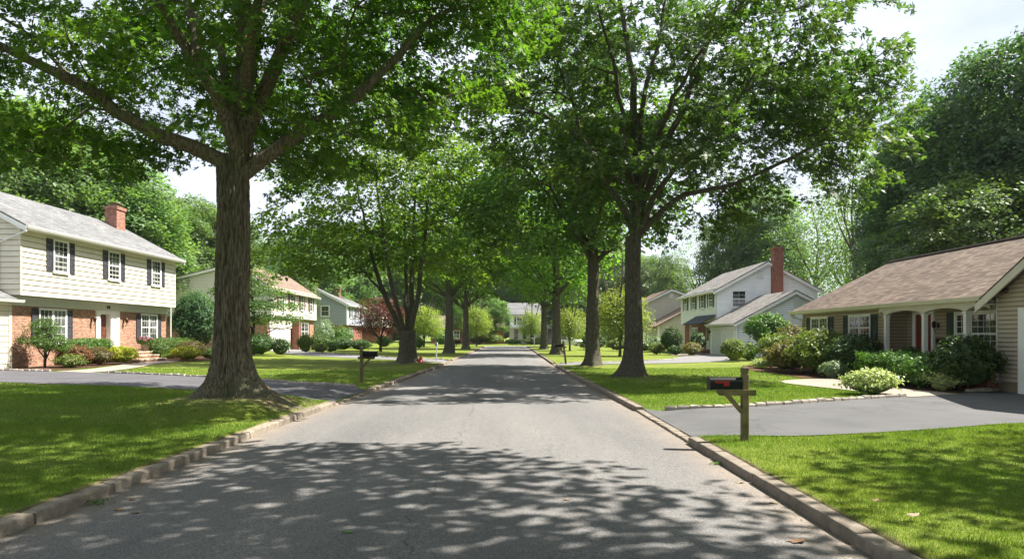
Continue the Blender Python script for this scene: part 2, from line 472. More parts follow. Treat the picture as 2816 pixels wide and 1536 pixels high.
def m_curb(name, c, var):
    t = NT(name)
    g = t.n.new('ShaderNodeNewGeometry')
    col = t.ramp(g.outputs['Random Per Island'], [(0, tuple(x * (1 - var) for x in c)), (1, tuple(x * (1 + var) for x in c))])
    n = t.noise(7, 6, 0.7)
    col = t.mix(0.8, col, t.ramp(n, [(0.3, (0.5, 0.47, 0.43)), (0.55, (1, 1, 1)), (0.75, (1.35, 1.3, 1.2))]), 'MULTIPLY')
    n2 = t.noise(60, 3)
    return t.done(t.principled(col, 0.92, 0.2, t.bump(t.math('ADD', n, t.math('MULTIPLY', n2, 0.5)), 0.7, 0.02)))
M['curbl'] = m_curb('pale_stone_kerb', (0.235, 0.20, 0.16), 0.28)
M['curbr'] = m_curb('grey_concrete_kerb', (0.21, 0.18, 0.148), 0.15)
M['cobble'] = m_curb('granite_sett', (0.31, 0.28, 0.245), 0.3)

def m_lawn():
    t = NT('lawn_turf')
    n1 = t.noise(0.5, 5, 0.6)
    n2 = t.noise(5, 5, 0.7)
    n3 = t.noise(60, 3, 0.7, t.mapping((1, 0.6, 1)))
    c = t.ramp(n1, [(0.3, (0.085, 0.135, 0.019)), (0.7, (0.172, 0.205, 0.034))])
    c = t.mix(0.7, c, t.ramp(n2, [(0.3, (0.7, 0.75, 0.7)), (0.7, (1.3, 1.22, 1.2))]), 'MULTIPLY')
    c = t.mix(0.8, c, t.ramp(n3, [(0.3, (0.5, 0.55, 0.5)), (0.7, (1.5, 1.4, 1.3))]), 'MULTIPLY')
    at = t.n.new('ShaderNodeAttribute'); at.attribute_name = 'bare'
    c = t.mix(at.outputs['Fac'], c, t.ramp(n2, [(0.35, (0.10, 0.085, 0.045)), (0.7, (0.25, 0.20, 0.12))]))
    return t.done(t.principled(c, 0.9, 0.15, t.bump(n3, 0.8, 0.03)))
M['lawn'] = m_lawn()
M['blade'] = leafmat('grass_blade', (0.065, 0.128, 0.016), (0.175, 0.235, 0.036), (0.27, 0.27, 0.065), 0.32, 0.35, 0.5, 0.25)
M['leafL'] = leafmat('oak_leaf', (0.024, 0.068, 0.009), (0.095, 0.165, 0.02), (0.17, 0.23, 0.03), 0.42, 0.5, spec=0.45)
M['leafR'] = leafmat('maple_leaf', (0.028, 0.082, 0.016), (0.10, 0.18, 0.038), (0.165, 0.225, 0.045), 0.42, 0.45, spec=0.5)
M['leafM'] = leafmat('bright_maple_leaf', (0.04, 0.105, 0.012), (0.135, 0.22, 0.026), (0.22, 0.275, 0.03), 0.46, 0.5)
M['leafB'] = leafmat('wood_leaf', (0.05, 0.105, 0.034), (0.14, 0.22, 0.062), (0.22, 0.26, 0.07), 0.42, 0.5)
M['leafP'] = leafmat('pale_leaf', (0.07, 0.13, 0.035), (0.17, 0.25, 0.07), (0.2, 0.25, 0.07), 0.4, 0.3)
M['leafD'] = leafmat('dark_leaf', (0.026, 0.065, 0.026), (0.075, 0.135, 0.045), (0.12, 0.17, 0.05), 0.38, 0.35)
M['leafY'] = leafmat('yellow_green_leaf', (0.11, 0.17, 0.025), (0.30, 0.34, 0.06), (0.34, 0.36, 0.08), 0.42, 0.3)
M['leafRed'] = leafmat('japanese_maple_leaf', (0.03, 0.016, 0.014), (0.17, 0.055, 0.042), (0.07, 0.075, 0.02), 0.35, 0.75, tcol=(1.8, 1.0, 0.8))
M['sGreen'] = leafmat('shrub_leaf', (0.035, 0.085, 0.014), (0.12, 0.20, 0.03), None, 0.3)
M['sDark'] = leafmat('yew_needle', (0.012, 0.035, 0.010), (0.085, 0.16, 0.026), None, 0.25)
M['sLime'] = leafmat('lime_leaf', (0.22, 0.26, 0.02), (0.50, 0.50, 0.04), None, 0.3)
M['sRust'] = leafmat('rust_leaf', (0.09, 0.035, 0.015), (0.26, 0.12, 0.05), (0.14, 0.15, 0.04), 0.3, 0.5, tcol=(1.6, 1.2, 0.8))
M['sOlive'] = leafmat('olive_brown_leaf', (0.075, 0.06, 0.02), (0.19, 0.16, 0.05), (0.09, 0.12, 0.03), 0.3, 0.5)
M['sVar'] = leafmat('cream_edged_leaf', (0.14, 0.20, 0.06), (0.55, 0.58, 0.30), None, 0.3)
M['sYG'] = leafmat('yellow_green_shrub_leaf', (0.05, 0.085, 0.016), (0.20, 0.235, 0.045), None, 0.32)
M['sGrey'] = leafmat('grey_green_leaf', (0.08, 0.13, 0.06), (0.24, 0.30, 0.18), None, 0.3)
M['bark'] = m_bark('oak_bark', (0.15, 0.128, 0.09), 1.0, 0.5)
M['bark2'] = m_bark('maple_bark', (0.10, 0.09, 0.068), 1.3, 0.25)
M['bark3'] = m_bark('pale_bark', (0.36, 0.31, 0.24), 2.0, 0.1)
M['barkd'] = m_bark('dark_bark', (0.06, 0.048, 0.036), 1.3, 0.1)

# ------------------------------------------------------------------ ground levels
def sstep(a, b, x):
    t = np.clip((np.asarray(x, dtype=float) - a) / (b - a), 0, 1)
    return t * t * (3 - 2 * t)

def xl(y):   # left edge of the road
    return np.interp(y, [-60, 14, 24, 34, 90, 400], [-4.28, -4.27, -3.98, -3.74, -3.58, -3.5])
def xr(y):
    return np.interp(y, [-60, 15, 24, 35, 90, 400], [2.76, 2.78, 2.56, 2.38, 2.30, 2.3])
CW = 0.17
APL = [(16.7, 20.2), (39.6, 43.6)]          # dropped kerbs, left: y ranges
APR = [(10.95, 15.1), (36.3, 38.8)]

def apron(side, y, soft=0.35):
    r = 0.0
    for a, b in (APL if side < 0 else APR):
        r = np.maximum(r, sstep(a - soft, a + soft * 0.3, y) * (1 - sstep(b - soft * 0.3, b + soft, y)))
    return r

def zg(x, y):
    x = np.asarray(x, dtype=float); y = np.asarray(y, dtype=float)
    el, er = xl(y) - CW, xr(y) + CW
    left = x < -0.6
    s = np.where(left, el - x, x - er)
    base = 0.115 + np.where(left, 0.13, 0.06) * sstep(0.5, 16, s)
    base = base + 0.02 * np.sin(x * 0.8 + 1.3) * np.cos(y * 0.45) * sstep(0.6, 3, s) * (1 - sstep(9, 12, s))
    ap = np.where(left, apron(-1, y), apron(1, y))
    base = base - ap * 0.095 * (1 - sstep(0.05, 1.3, s))
    # mound of soil and turf round the near oak
    d = np.hypot((x + 6.1) / 2.0, (y - 14.6) / 2.1)
    base = base + 0.24 * (1 - sstep(0.35, 1.35, d)) * sstep(-0.1, 0.8, s)
    for tx, ty in ((4.4, 24.5), (4.05, 33.6), (-5.7, 38.0), (-5.0, 55.6)):
        d = np.hypot(x - tx, y - ty)
        base = base + 0.10 * (1 - sstep(0.3, 2.0, d)) * sstep(0.0, 0.8, s)
    inroad = (x > el) & (x < er)
    cross = (y > 95.5) & (y < 102.5) & (x > 0)
    base = np.where(cross, -0.03, base)
    lvl = np.where(y < 102.5, -0.04, base)
    return np.where(inroad & ~((y > 102.5)), lvl, base)

def zgf(x, y): return float(zg(x, y))

def build_ground():
    ys = np.concatenate([np.arange(-40, 2, 2.0), np.arange(2, 30, 0.2), np.arange(30, 110, 0.5), np.arange(110, 200, 5), [220, 300, 450, 700]])
    sc = np.concatenate([[0, 0.05, 0.12, 0.2, 0.3, 0.45], np.arange(0.6, 9, 0.2), np.arange(9, 40, 1.0), [45, 60, 90, 150, 300, 700]])
    rows = []
    for y in ys:
        el, er = float(xl(y)) - CW, float(xr(y)) + CW
        xs = np.concatenate([(el - sc)[::-1], [el + 0.004, el + CW, er - CW, er - 0.004], er + sc])
        z = zg(xs, np.full(len(xs), y))
        k = len(sc)
        if y <= 102.5: z[k:k + 4] = -0.04
        z[k-1] = zg(el - 0.001, y); z[k + 4] = zg(er + 0.001, y)
        if y < 30:
            jit = np.array([mnoise.noise(Vector((a * 1.7, y * 1.7, 0.3))) for a in xs]) * 0.012
            jit[k-1:k+5] = 0
            z = z + jit
        rows.append(np.stack([xs, np.full(len(xs), y), z], 1))
    V = np.concatenate(rows); nx = len(rows[0]); ny = len(rows)
    i, j = np.meshgrid(np.arange(nx - 1), np.arange(ny - 1))
    a = (j * nx + i).ravel()
    F = np.stack([a, a + 1, a + nx + 1, a + nx], 1)
    me = np_mesh('lawn_ground', V, F, M['lawn'], True)
    bare = np.zeros(len(V))
    for (tx, ty, rr) in ((-6.1, 14.9, 1.45), (-4.9, 14.3, 0.7), (-4.75, 15.6, 0.6), (4.4, 24.4, 0.75), (4.05, 33.5, 0.7), (-5.7, 37.9, 1.4), (-5.0, 55.5, 0.7), (3.75, 55.8, 0.8)):
        d = np.hypot(V[:, 0] - tx, V[:, 1] - ty) / rr
        nn = np.array([mnoise.noise(Vector((a * 2.5, b * 2.5, 1))) for a, b in V[:, :2]]) if rr > 5 else 0
        bare = np.maximum(bare, np.clip(1.35 - d, 0, 1))
    s = np.minimum(np.abs(V[:, 0] - (xl(V[:, 1]) - CW)), np.abs(V[:, 0] - (xr(V[:, 1]) + CW)))
    bare = np.maximum(bare, np.clip(1 - s / 0.09, 0, 1) * 0.85)
    at = me.attributes.new('bare', 'FLOAT', 'POINT')
    at.data.foreach_set('value', bare.astype(np.float32))
    o = link('ground', me); tag(o, kind='structure')
build_ground()

def build_road():
    ys = np.concatenate([np.arange(-40, 0, 4.0), np.arange(0, 30, 0.5), np.arange(30, 103, 1.0)])
    V = []; E = []
    for y in ys:
        a, b = float(xl(y)), float(xr(y))
        for t in (0, 0.03, 0.07, 0.13, 0.22, 0.36, 0.5, 0.64, 0.78, 0.87, 0.93, 0.97, 1):
            x = a + (b - a) * t
            crown = 0.045 * (1 - (2 * t - 1) ** 2)
            V.append((x, y, crown))
            e = max(0.0, 1 - min(x - a, b - x) / 0.6)
            E.append(e)
    nx = 13; ny = len(ys)
    i, j = np.meshgrid(np.arange(nx - 1), np.arange(ny - 1)); a = (j * nx + i).ravel()
    F = np.stack([a, a + 1, a + nx + 1, a + nx], 1)
    me = np_mesh('road', np.array(V), F, M['road'], True)
    at = me.attributes.new('edge', 'FLOAT', 'POINT'); at.data.foreach_set('value', np.array(E, dtype=np.float32))
    tag(link('road', me), kind='structure')
    m = MB()                                   # the cross street that leaves to the right at the end
    pts = [(2.3, 95.8), (6, 96.2), (12, 97.0), (30, 99.5), (70, 104)]
    far = [(2.3, 102.4), (6, 102.4), (12, 102.6), (30, 105), (70, 109)]
    for k in range(len(pts) - 1):
        m.quad((*pts[k], 0.012), (*pts[k+1], 0.02), (*far[k+1], 0.02), (*far[k], 0.012))
    tag(m.build('cross_street', M['drive3']), kind='structure')
build_road()

# ------------------------------------------------------------------ kerbs
def kerb(side, ys, m, name, rng, jit, seglen):
    mb = MB(); e = xl if side < 0 else xr
    y = ys[0]
    while y < ys[1]:
        L = seglen * rng.uniform(0.75, 1.25)
        if y > 45: L *= 2.5
        y2 = min(y + L, ys[1])
        apm = float(apron(side, (y + y2) / 2, 0.1))
        for a, b in (APL if side < 0 else APR):       # break the stones at the drop
            for q in (a - 0.25, b + 0.25):
                if y + 0.25 < q < y2 - 0.05: y2 = q
        apm = float(apron(side, (y + y2) / 2, 0.1))
        if apm > 0.5: y2 = min(y2, y + 0.28 if y < 24 else y + 1.0)
        h = 0.11 if apm < 0.5 else 0.042
        dz = rng.uniform(-jit, jit) * 0.6; dx = rng.uniform(-jit, jit); tl = rng.uniform(-jit, jit) * 0.5
        ga = 0.008
        n = max(2, int((y2 - y) / 0.12)) if y < 24 else 2
        prof = [(0, -0.12), (0, h - 0.022), (0.008, h - 0.006), (0.026, h), (CW - 0.02, h), (CW - 0.004, h - 0.008), (CW, h - 0.03), (CW, -0.12)]
        b0 = len(mb.v); k = len(prof)
        for q in range(n + 1):
            t = q / n; yy = y + ga + (y2 - y - 2 * ga) * t
            ex = float(e(yy)) + dx
            endr = 0.01 if (q == 0 or q == n) and y < 24 else 0
            for pi, (p, z) in enumerate(prof):
                zz = z + dz + tl * (t - 0.5) * 2
                w = mnoise.noise(Vector((p * 9 + side * 5, yy * 3.5, z * 9))) * jit * 1.3
                if z > 0: zz += w - endr
                if 0 < pi < 3: p = p + abs(w) * 0.8 + endr
                mb.v.append((ex + side * p, yy, zz if z > 0 else z))
        for q in range(n):
            for i in range(k - 1):
                mb.f.append((b0 + q*k + i, b0 + q*k + i + 1, b0 + (q+1)*k + i + 1, b0 + (q+1)*k + i))
        mb.f.append(tuple(b0 + i for i in range(k))); mb.f.append(tuple(b0 + n*k + i for i in range(k))[::-1])
        y = y2
    tag(mb.build(name, m), kind='structure')
rk = random.Random(4)
kerb(-1, (-10, 102), M['curbl'], 'kerb', rk, 0.009, 1.25)
kerb(1, (-10, 95.5), M['curbr'], 'kerb', rk, 0.006, 1.9)

def interp_poly(pts, n):
    P = np.array(pts, dtype=float)
    d = np.concatenate([[0], np.cumsum(np.hypot(*np.diff(P, axis=0).T))]); d /= d[-1]
    t = np.linspace(0, 1, n)
    return np.stack([np.interp(t, d, P[:, 0]), np.interp(t, d, P[:, 1])], 1)

def smooth_poly(pts, n=40):
    P = [np.array(p, dtype=float) for p in pts]
    P = [2 * P[0] - P[1]] + P + [2 * P[-1] - P[-2]]
    out = []
    for i in range(1, len(P) - 2):
        for t in np.linspace(0, 1, 12, endpoint=False):
            a, b, c, d = P[i-1], P[i], P[i+1], P[i+2]
            out.append(0.5 * (2*b + (c-a)*t + (2*a-5*b+4*c-d)*t*t + (-a+3*b-3*c+d)*t**3))
    out.append(P[-2])
    return interp_poly(out, n)

POLYS = []
def ruled(name, near, far, m, off=0.015, n=40, k=14, kind='structure', smooth=True):
    A = smooth_poly(near, n) if smooth and len(near) > 2 else interp_poly(near, n)
    B = smooth_poly(far, n) if smooth and len(far) > 2 else interp_poly(far, n)
    t = np.linspace(0, 1, k)[:, None, None]
    G = A[None] * (1 - t) + B[None] * t
    z = zg(G[..., 0], G[..., 1]) + off
    V = np.concatenate([G, z[..., None]], 2).reshape(-1, 3)
    i, j = np.meshgrid(np.arange(n - 1), np.arange(k - 1)); a = (j * n + i).ravel()
    F = np.stack([a, a + 1, a + n + 1, a + n], 1)
    o = link(name, np_mesh(name, V, F, m, True)); tag(o, kind=kind)
    POLYS.append(np.concatenate([A, B[::-1]]))
    return A, B

DR_N = [(2.965, 10.95), (3.6, 10.72), (4.6, 10.65), (7, 11.3), (9.3, 12.0), (14.2, 12.3)]
DR_F = [(2.965, 15.15), (3.6, 14.75), (5.0, 14.9), (7.5, 15.95), (10.1, 17.2), (13.4, 18.45)]
ruled('driveway', DR_N, DR_F, M['drive'], 0.018)
DL_N = [(-4.45, 16.7), (-5.2, 17.15), (-8.8, 19.2), (-15.8, 21.2), (-24, 22.5)]
DL_F = [(-4.285, 20.2), (-5.2, 21.0), (-10.4, 24.4), (-15.6, 26.3), (-21.3, 27.7)]
ruled('driveway', DL_N, DL_F, M['drive2'], 0.018)
ruled('driveway', [(-3.92, 39.6), (-7, 41.8), (-12, 46.2), (-17, 51.5), (-21.4, 60.5)], [(-3.92, 43.6), (-8, 46.6), (-13, 52.5), (-17, 59), (-21.4, 68)], M['drive3'], 0.02)
ruled('driveway', [(2.6, 36.3), (6, 36.7), (10.7, 38.3), (13, 40.6), (16, 47.6)], [(2.6, 38.8), (6, 39.6), (9.8, 42.3), (11.6, 47), (16, 55)], M['drive3'], 0.02)
ruled('path', [(-16.2, 26.2), (-16.2, 28.5), (-16.9, 31.5), (-17.6, 34), (-17.9, 37.2)], [(-17.9, 26.9), (-17.7, 28.5), (-18.3, 31.5), (-19.0, 34), (-19.15, 37.2)], M['concrete'], 0.028)
ruled('path', [(9.9, 16.9), (9.2, 20.5), (8.9, 22.3), (9.8, 23.5), (13.2, 24.3)], [(11.6, 17.6), (10.9, 20.2), (10.8, 21.6), (11.6, 22.5), (13.2, 23.0)], M['concrete'], 0.03)
ruled('path', [(11.6, 49.4), (12.3, 52), (14.5, 55.6)], [(12.8, 49.6), (13.6, 51.8), (16, 55.2)], M['concrete'], 0.03)
ruled('mulch_bed', [(-21.4, 28.0), (-18.4, 27.6), (-18.5, 30), (-19.0, 33.2), (-19.3, 35.2)], [(-21.44, 28.2), (-21.44, 30), (-21.44, 31.5), (-21.44, 33), (-21.44, 35.2)], M['mulch'], 0.024)
ruled('mulch_bed', [(-17.6, 36.9), (-17.2, 38.5), (-17.3, 41), (-18.5, 45.8)], [(-21.44, 37.6), (-21.44, 39), (-21.44, 41), (-21.6, 46.5)], M['mulch'], 0.024)
ruled('mulch_bed', [(11.7, 18.0), (11.2, 20.2), (11.0, 21.7), (11.9, 22.6), (13.3, 22.9)], [(13.3, 18.2), (13.3, 19.5), (13.3, 21), (13.3, 22), (13.38, 22.8)], M['mulch'], 0.022)
ruled('mulch_bed', [(10.4, 24.3), (10.5, 27), (10.6, 30), (11.4, 33.2), (13, 34.5)], [(13.38, 24.4), (13.38, 27), (13.38, 30), (13.5, 32), (14, 34.5)], M['mulch'], 0.022)

def setts(name, line, m, rng, L=0.24, w=0.11, h=0.10, y0=None):
    P = interp_poly(line, int(np.hypot(*np.diff(np.array(line), axis=0).T).sum() / L) + 1)
    mb = MB()
    for a, b in zip(P[:-1], P[1:]):
        d = (b - a) / np.hypot(*(b - a)); nrm = np.array([-d[1], d[0]])
        l = np.hypot(*(b - a)) * 0.5 * rng.uniform(0.86, 0.97); c = (a + b) / 2 + nrm * rng.uniform(-0.012, 0.012)
        z = zgf(*c); hh = h * rng.uniform(0.75, 1.1); ww = w / 2 * rng.uniform(0.85, 1.1)
        n = len(mb.v)
        for zz, sx, sy in ((z - 0.05, 1, 1), (z + hh * 0.7, 1, 1), (z + hh, 0.82, 0.7)):
            for (u, v) in ((-1, -1), (1, -1), (1, 1), (-1, 1)):
                p = c + d * l * u * sx + nrm * ww * v * sy
                mb.v.append((p[0] + rng.uniform(-.006, .006), p[1] + rng.uniform(-.006, .006), zz + rng.uniform(-.006, .006)))
        for k in range(2):
            for i in range(4):
                j = (i + 1) % 4
                mb.f.append((n + 4*k + i, n + 4*k + j, n + 4*k + 4 + j, n + 4*k + 4 + i))
        mb.f.append((n + 8, n + 9, n + 10, n + 11))
    tag(mb.build(name, m), kind='structure')
setts('driveway_edging', [(3.35, 14.85)] + [tuple(p) for p in smooth_poly(DR_F, 40) if 3.5 < p[0] < 10.0], M['cobble'], rk, 0.26)
setts('driveway_edging', [(12.2, 18.25), (12.9, 18.4), (13.2, 18.5)], M['cobble'], rk)
setts('driveway_edging', [tuple(p) for p in smooth_poly(DL_F, 60) if -16.0 < p[0] < -4.6], M['cobble'], rk, 0.3, 0.11, 0.09)
setts('driveway_edging', [tuple(p) for p in smooth_poly(DL_F, 60) if -21.2 < p[0] < -17.9], M['cobble'], rk, 0.3, 0.11, 0.09)
setts('driveway_edging', [tuple(p) for p in smooth_poly([(-3.9, 43.6), (-8, 46.6), (-13, 52.5), (-17, 59)], 60) if p[0] > -15], M['cobble'], rk, 0.5, 0.12, 0.07)
setts('driveway_edging', [tuple(p) for p in smooth_poly([(2.6, 38.8), (6, 39.6), (9.8, 42.3), (11.6, 47)], 60) if 2.8 < p[0] < 10.5], M['cobble'], rk, 0.5, 0.12, 0.07)

# ------------------------------------------------------------------ grass blades on the near lawns
def in_poly(x, y, P):
    r = np.zeros(len(x), bool); n = len(P)
    for i in range(n):
        x1, y1 = P[i]; x2, y2 = P[(i + 1) % n]
        if y1 == y2: continue
        c = ((y1 > y) != (y2 > y)) & (x < (x2 - x1) * (y - y1) / (y2 - y1) + x1)
        r ^= c
    return r

def build_grass():
    rng = np.random.default_rng(7)
    X, Y, S = [], [], []
    for side, (x0, x1), (y0, y1), dens in ((-1, (-9, -4.4), (4.2, 8.2), 5200), (-1, (-13, -4.4), (8.2, 12), 2800), (-1, (-16, -4.3), (12, 20), 1100), (-1, (-22, -4), (20, 30), 330),
                                        (1, (2.9, 6.5), (4.0, 8.0), 5200), (1, (2.9, 10), (8, 12.3), 2800), (1, (2.8, 11), (14.5, 22), 1000), (1, (2.6, 12), (22, 32), 330)):
        n = int(dens * (x1 - x0) * (y1 - y0))
        x = rng.uniform(x0, x1, n); y = rng.uniform(y0, y1, n)
        ok = np.abs(x * FPX / y) < 1480
        e = (xl(y) - CW - x) if side < 0 else (x - xr(y) - CW)
        ok &= e > 0.015
        for P in POLYS: ok &= ~in_poly(x, y, P)
        d = np.hypot((x + 6.1), (y - 15.0))
        ok &= ~((d < 1.3) & (rng.random(n) < 0.9))
        d = np.hypot(x + 4.85, y - 14.4); ok &= ~((d < 0.6) & (rng.random(n) < 0.8))
        x, y = x[ok], y[ok]
        X.append(x); Y.append(y); S.append(np.clip(y / 9, 0.8, 2.6))
    X = np.concatenate(X); Y = np.concatenate(Y); S = np.concatenate(S); n = len(X)
    Z = zg(X, Y) - 0.004
    cl = np.array([mnoise.noise(Vector((a * 1.1, b * 1.1, 5))) for a, b in zip(X[::1], Y[::1])])
    hgt = rng.uniform(0.022, 0.046, n) * (1 + 0.35 * cl) * np.clip(S, 0.85, 1.25)
    th = rng.uniform(0, 2 * np.pi, n); wd = rng.uniform(0.0018, 0.0034, n) * S
    ln = rng.uniform(0.1, 0.75, n) * hgt; la = rng.uniform(0, 2 * np.pi, n)
    dx, dy = np.cos(th) * wd, np.sin(th) * wd
    lx, ly = np.cos(la) * ln, np.sin(la) * ln
    V = np.empty((n, 5, 3))
    V[:, 0] = np.stack([X - dx, Y - dy, Z], 1); V[:, 1] = np.stack([X + dx, Y + dy, Z], 1)
    V[:, 2] = np.stack([X + dx * .8 + lx * .35, Y + dy * .8 + ly * .35, Z + hgt * .6], 1)
    V[:, 3] = np.stack([X - dx * .8 + lx * .35, Y - dy * .8 + ly * .35, Z + hgt * .6], 1)
    V[:, 4] = np.stack([X + lx, Y + ly, Z + hgt], 1)
    b = np.arange(n) * 5
    F = np.concatenate([np.stack([b, b+1, b+2], 1), np.stack([b, b+2, b+3], 1), np.stack([b+3, b+2, b+4], 1)])
    me = np_mesh('grass', V.reshape(-1, 3), F, M['blade'])
    tag(link('grass', me), 'mown green grass blades covering the front lawns beside the kerbs', 'grass', kind='stuff')
    print('blades', n)
build_grass()

# ------------------------------------------------------------------ foliage machinery
LEAF3 = (np.array([(0, 0, 0), (0.45, 0.2, 0.05), (1.0, 0.0, -0.08), (0.45, -0.2, 0.05), (0.42, 0.26, 0.0), (0.66, 0.66, -0.1), (0.02, 0.44, 0.02),
                   (0.42, -0.26, 0.0), (0.66, -0.66, -0.1), (0.02, -0.44, 0.02)]),
         np.array([(0, 3, 2, 1), (0, 4, 5, 6), (0, 9, 8, 7)]))
LEAF2 = (np.array([(0, 0, 0), (0.45, 0.30, 0.10), (1.0, 0, -0.06), (0.45, -0.30, 0.10), (0.42, 0, -0.02)]),
         np.array([(0, 4, 2, 1), (0, 3, 2, 4)]))
LEAF1 = (np.array([(0, 0, 0), (0.5, 0.33, 0.05), (1.0, 0, -0.05), (0.4, -0.33, 0.05)]), np.array([(0, 3, 2, 1)]))

def leaves_mesh(name, P, N, size, tmpl, m, rng, up=0.6, outdir=None):
    """P positions, N preferred normals (n,3)"""
    n = len(P)
    w = N + rng.normal(0, 1, (n, 3)) * (1 - up)
    w /= np.linalg.norm(w, axis=1)[:, None] + 1e-9
    u = rng.normal(0, 1, (n, 3))
    if outdir is not None: u += outdir * 1.2
    u -= (u * w).sum(1)[:, None] * w
    u /= np.linalg.norm(u, axis=1)[:, None] + 1e-9
    v = np.cross(w, u)
    s = size * rng.uniform(0.65, 1.25, n)
    if np.ndim(size): s = size * rng.uniform(0.65, 1.25, n)
    T, F = tmpl
    V = P[:, None, :] + s[:, None, None] * (T[None, :, 0, None] * u[:, None] + T[None, :, 1, None] * v[:, None] + T[None, :, 2, None] * w[:, None])
    k = len(T)
    FF = (np.arange(n)[:, None, None] * k + F[None]).reshape(-1, F.shape[1])
    return np_mesh(name, V.reshape(-1, 3), FF, m)

def crown_points(rng, n, ells, mind, power=0.45, cut=None, void=-0.07, vs=0.42):
    E = np.array(ells, dtype=float)      # cx cy cz rx ry rz
    vol = E[:, 3] * E[:, 4] * E[:, 5]; vol /= vol.sum()
    out = np.empty((n, 3)); k = 0
    for _ in range(n * 14):
        e = E[rng.choice(len(E), p=vol)]
        d = rng.normal(0, 1, 3); d /= np.linalg.norm(d)
        p = e[:3] + d * rng.random() ** power * e[3:]
        if cut is not None and not cut(p): continue
        if mnoise.noise(Vector((p[0] * vs, p[1] * vs, p[2] * vs * 1.5))) < void: continue
        if k and (np.abs(out[:k] - p).sum(1).min() < mind): continue
        out[k] = p; k += 1
        if k == n: break
    return out[:k]

def catmull(pts, step):
    P = [np.array(p, dtype=float) for p in pts]
    P = [2 * P[0] - P[1]] + P + [2 * P[-1] - P[-2]]
    out = []
    for i in range(1, len(P) - 2):
        L = np.linalg.norm(P[i+1] - P[i]); k = max(1, int(L / step))
        for t in np.arange(k) / k:
            a, b, c, d = P[i-1], P[i], P[i+1], P[i+2]
            out.append(0.5 * (2*b + (c-a)*t + (2*a-5*b+4*c-d)*t*t + (-a+3*b-3*c+d)*t**3))
    out.append(P[-2])
    return np.array(out)

def grow(rng, limbs, atts, tip=0.011, step=0.55, expo=2.35, wob=0.06):
    cap = 40000
    P = np.zeros((cap, 3)); D = np.zeros((cap, 3)); par = np.full(cap, -1); rmin = np.zeros(cap); n = 0
    chains = []
    for li, (pts, r0, r1) in enumerate(limbs):
        Q = catmull(pts, step)
        Q[1:-1] += rng.normal(0, wob * 0.6, Q[1:-1].shape)
        pr = -1 if n == 0 else int(((P[:n] - Q[0]) ** 2).sum(1).argmin())
        ch = [pr] if pr >= 0 and li > 0 else []
        for i, q in enumerate(Q):
            P[n] = q; par[n] = pr; t = i / (len(Q) - 1)
            rmin[n] = r0 * (1 - t) + r1 * t
            d = Q[min(i + 1, len(Q) - 1)] - Q[max(i - 1, 0)]; D[n] = d / (np.linalg.norm(d) + 1e-9)
            pr = n; ch.append(n); n += 1
        if li > 0: ch = ch[1:]
        chains.append(ch)
    base_n = n
    dd = np.array([((P[:n] - a) ** 2).sum(1).min() for a in atts]) ** 0.5
    for ai in np.argsort(dd + rng.normal(0, 0.4, len(dd))):
        a = atts[ai]
        v = a - P[:n]; dist = np.linalg.norm(v, axis=1)
        al = (v * D[:n]).sum(1) / (dist + 1e-6)
        cost = dist * (1.25 - 0.35 * al) + 0.6 * np.maximum(0, -v[:, 2])
        b = int(cost.argmin()); L = dist[b]
        k = max(1, int(L / step))
        p0 = P[b]; p1 = p0 + (D[b] * 0.55 + np.array([0, 0, 0.12])) * L * 0.5
        pr = b; ch = [b]
        for i in range(1, k + 1):
            t = i / k
            q = (1 - t) ** 2 * p0 + 2 * t * (1 - t) * p1 + t * t * a
            if i < k: q = q + rng.normal(0, wob, 3)
            P[n] = q; par[n] = pr; d = q - P[pr]; D[n] = d / (np.linalg.norm(d) + 1e-9)
            pr = n; ch.append(n); n += 1
        chains.append(ch)
        if n > cap - 60: break
    s = np.full(n, 0.0); nchild = np.zeros(n, int)
    for i in range(n):
        if par[i] >= 0: nchild[par[i]] += 1
    for i in range(n - 1, -1, -1):
        if nchild[i] == 0: s[i] = tip ** expo
        if par[i] >= 0: s[par[i]] += s[i]
    r = np.maximum(s ** (1 / expo), rmin[:n])
    return P[:n], r, chains, base_n

def limbs_mesh(mb, P, r, chains, minr=0.0):
    for ci, ch in enumerate(chains):
        rr = [r[i] for i in ch]
        if len(ch) < 2: continue
        if len(ch) > 1: rr[0] = min(rr[0], rr[1] * 1.25)
        if max(rr) < minr: continue
        n = 12 if max(rr) > 0.12 else (7 if max(rr) > 0.05 else (5 if max(rr) > 0.025 else 3))
        mb.tube([P[i] for i in ch], rr, n, cap=False)

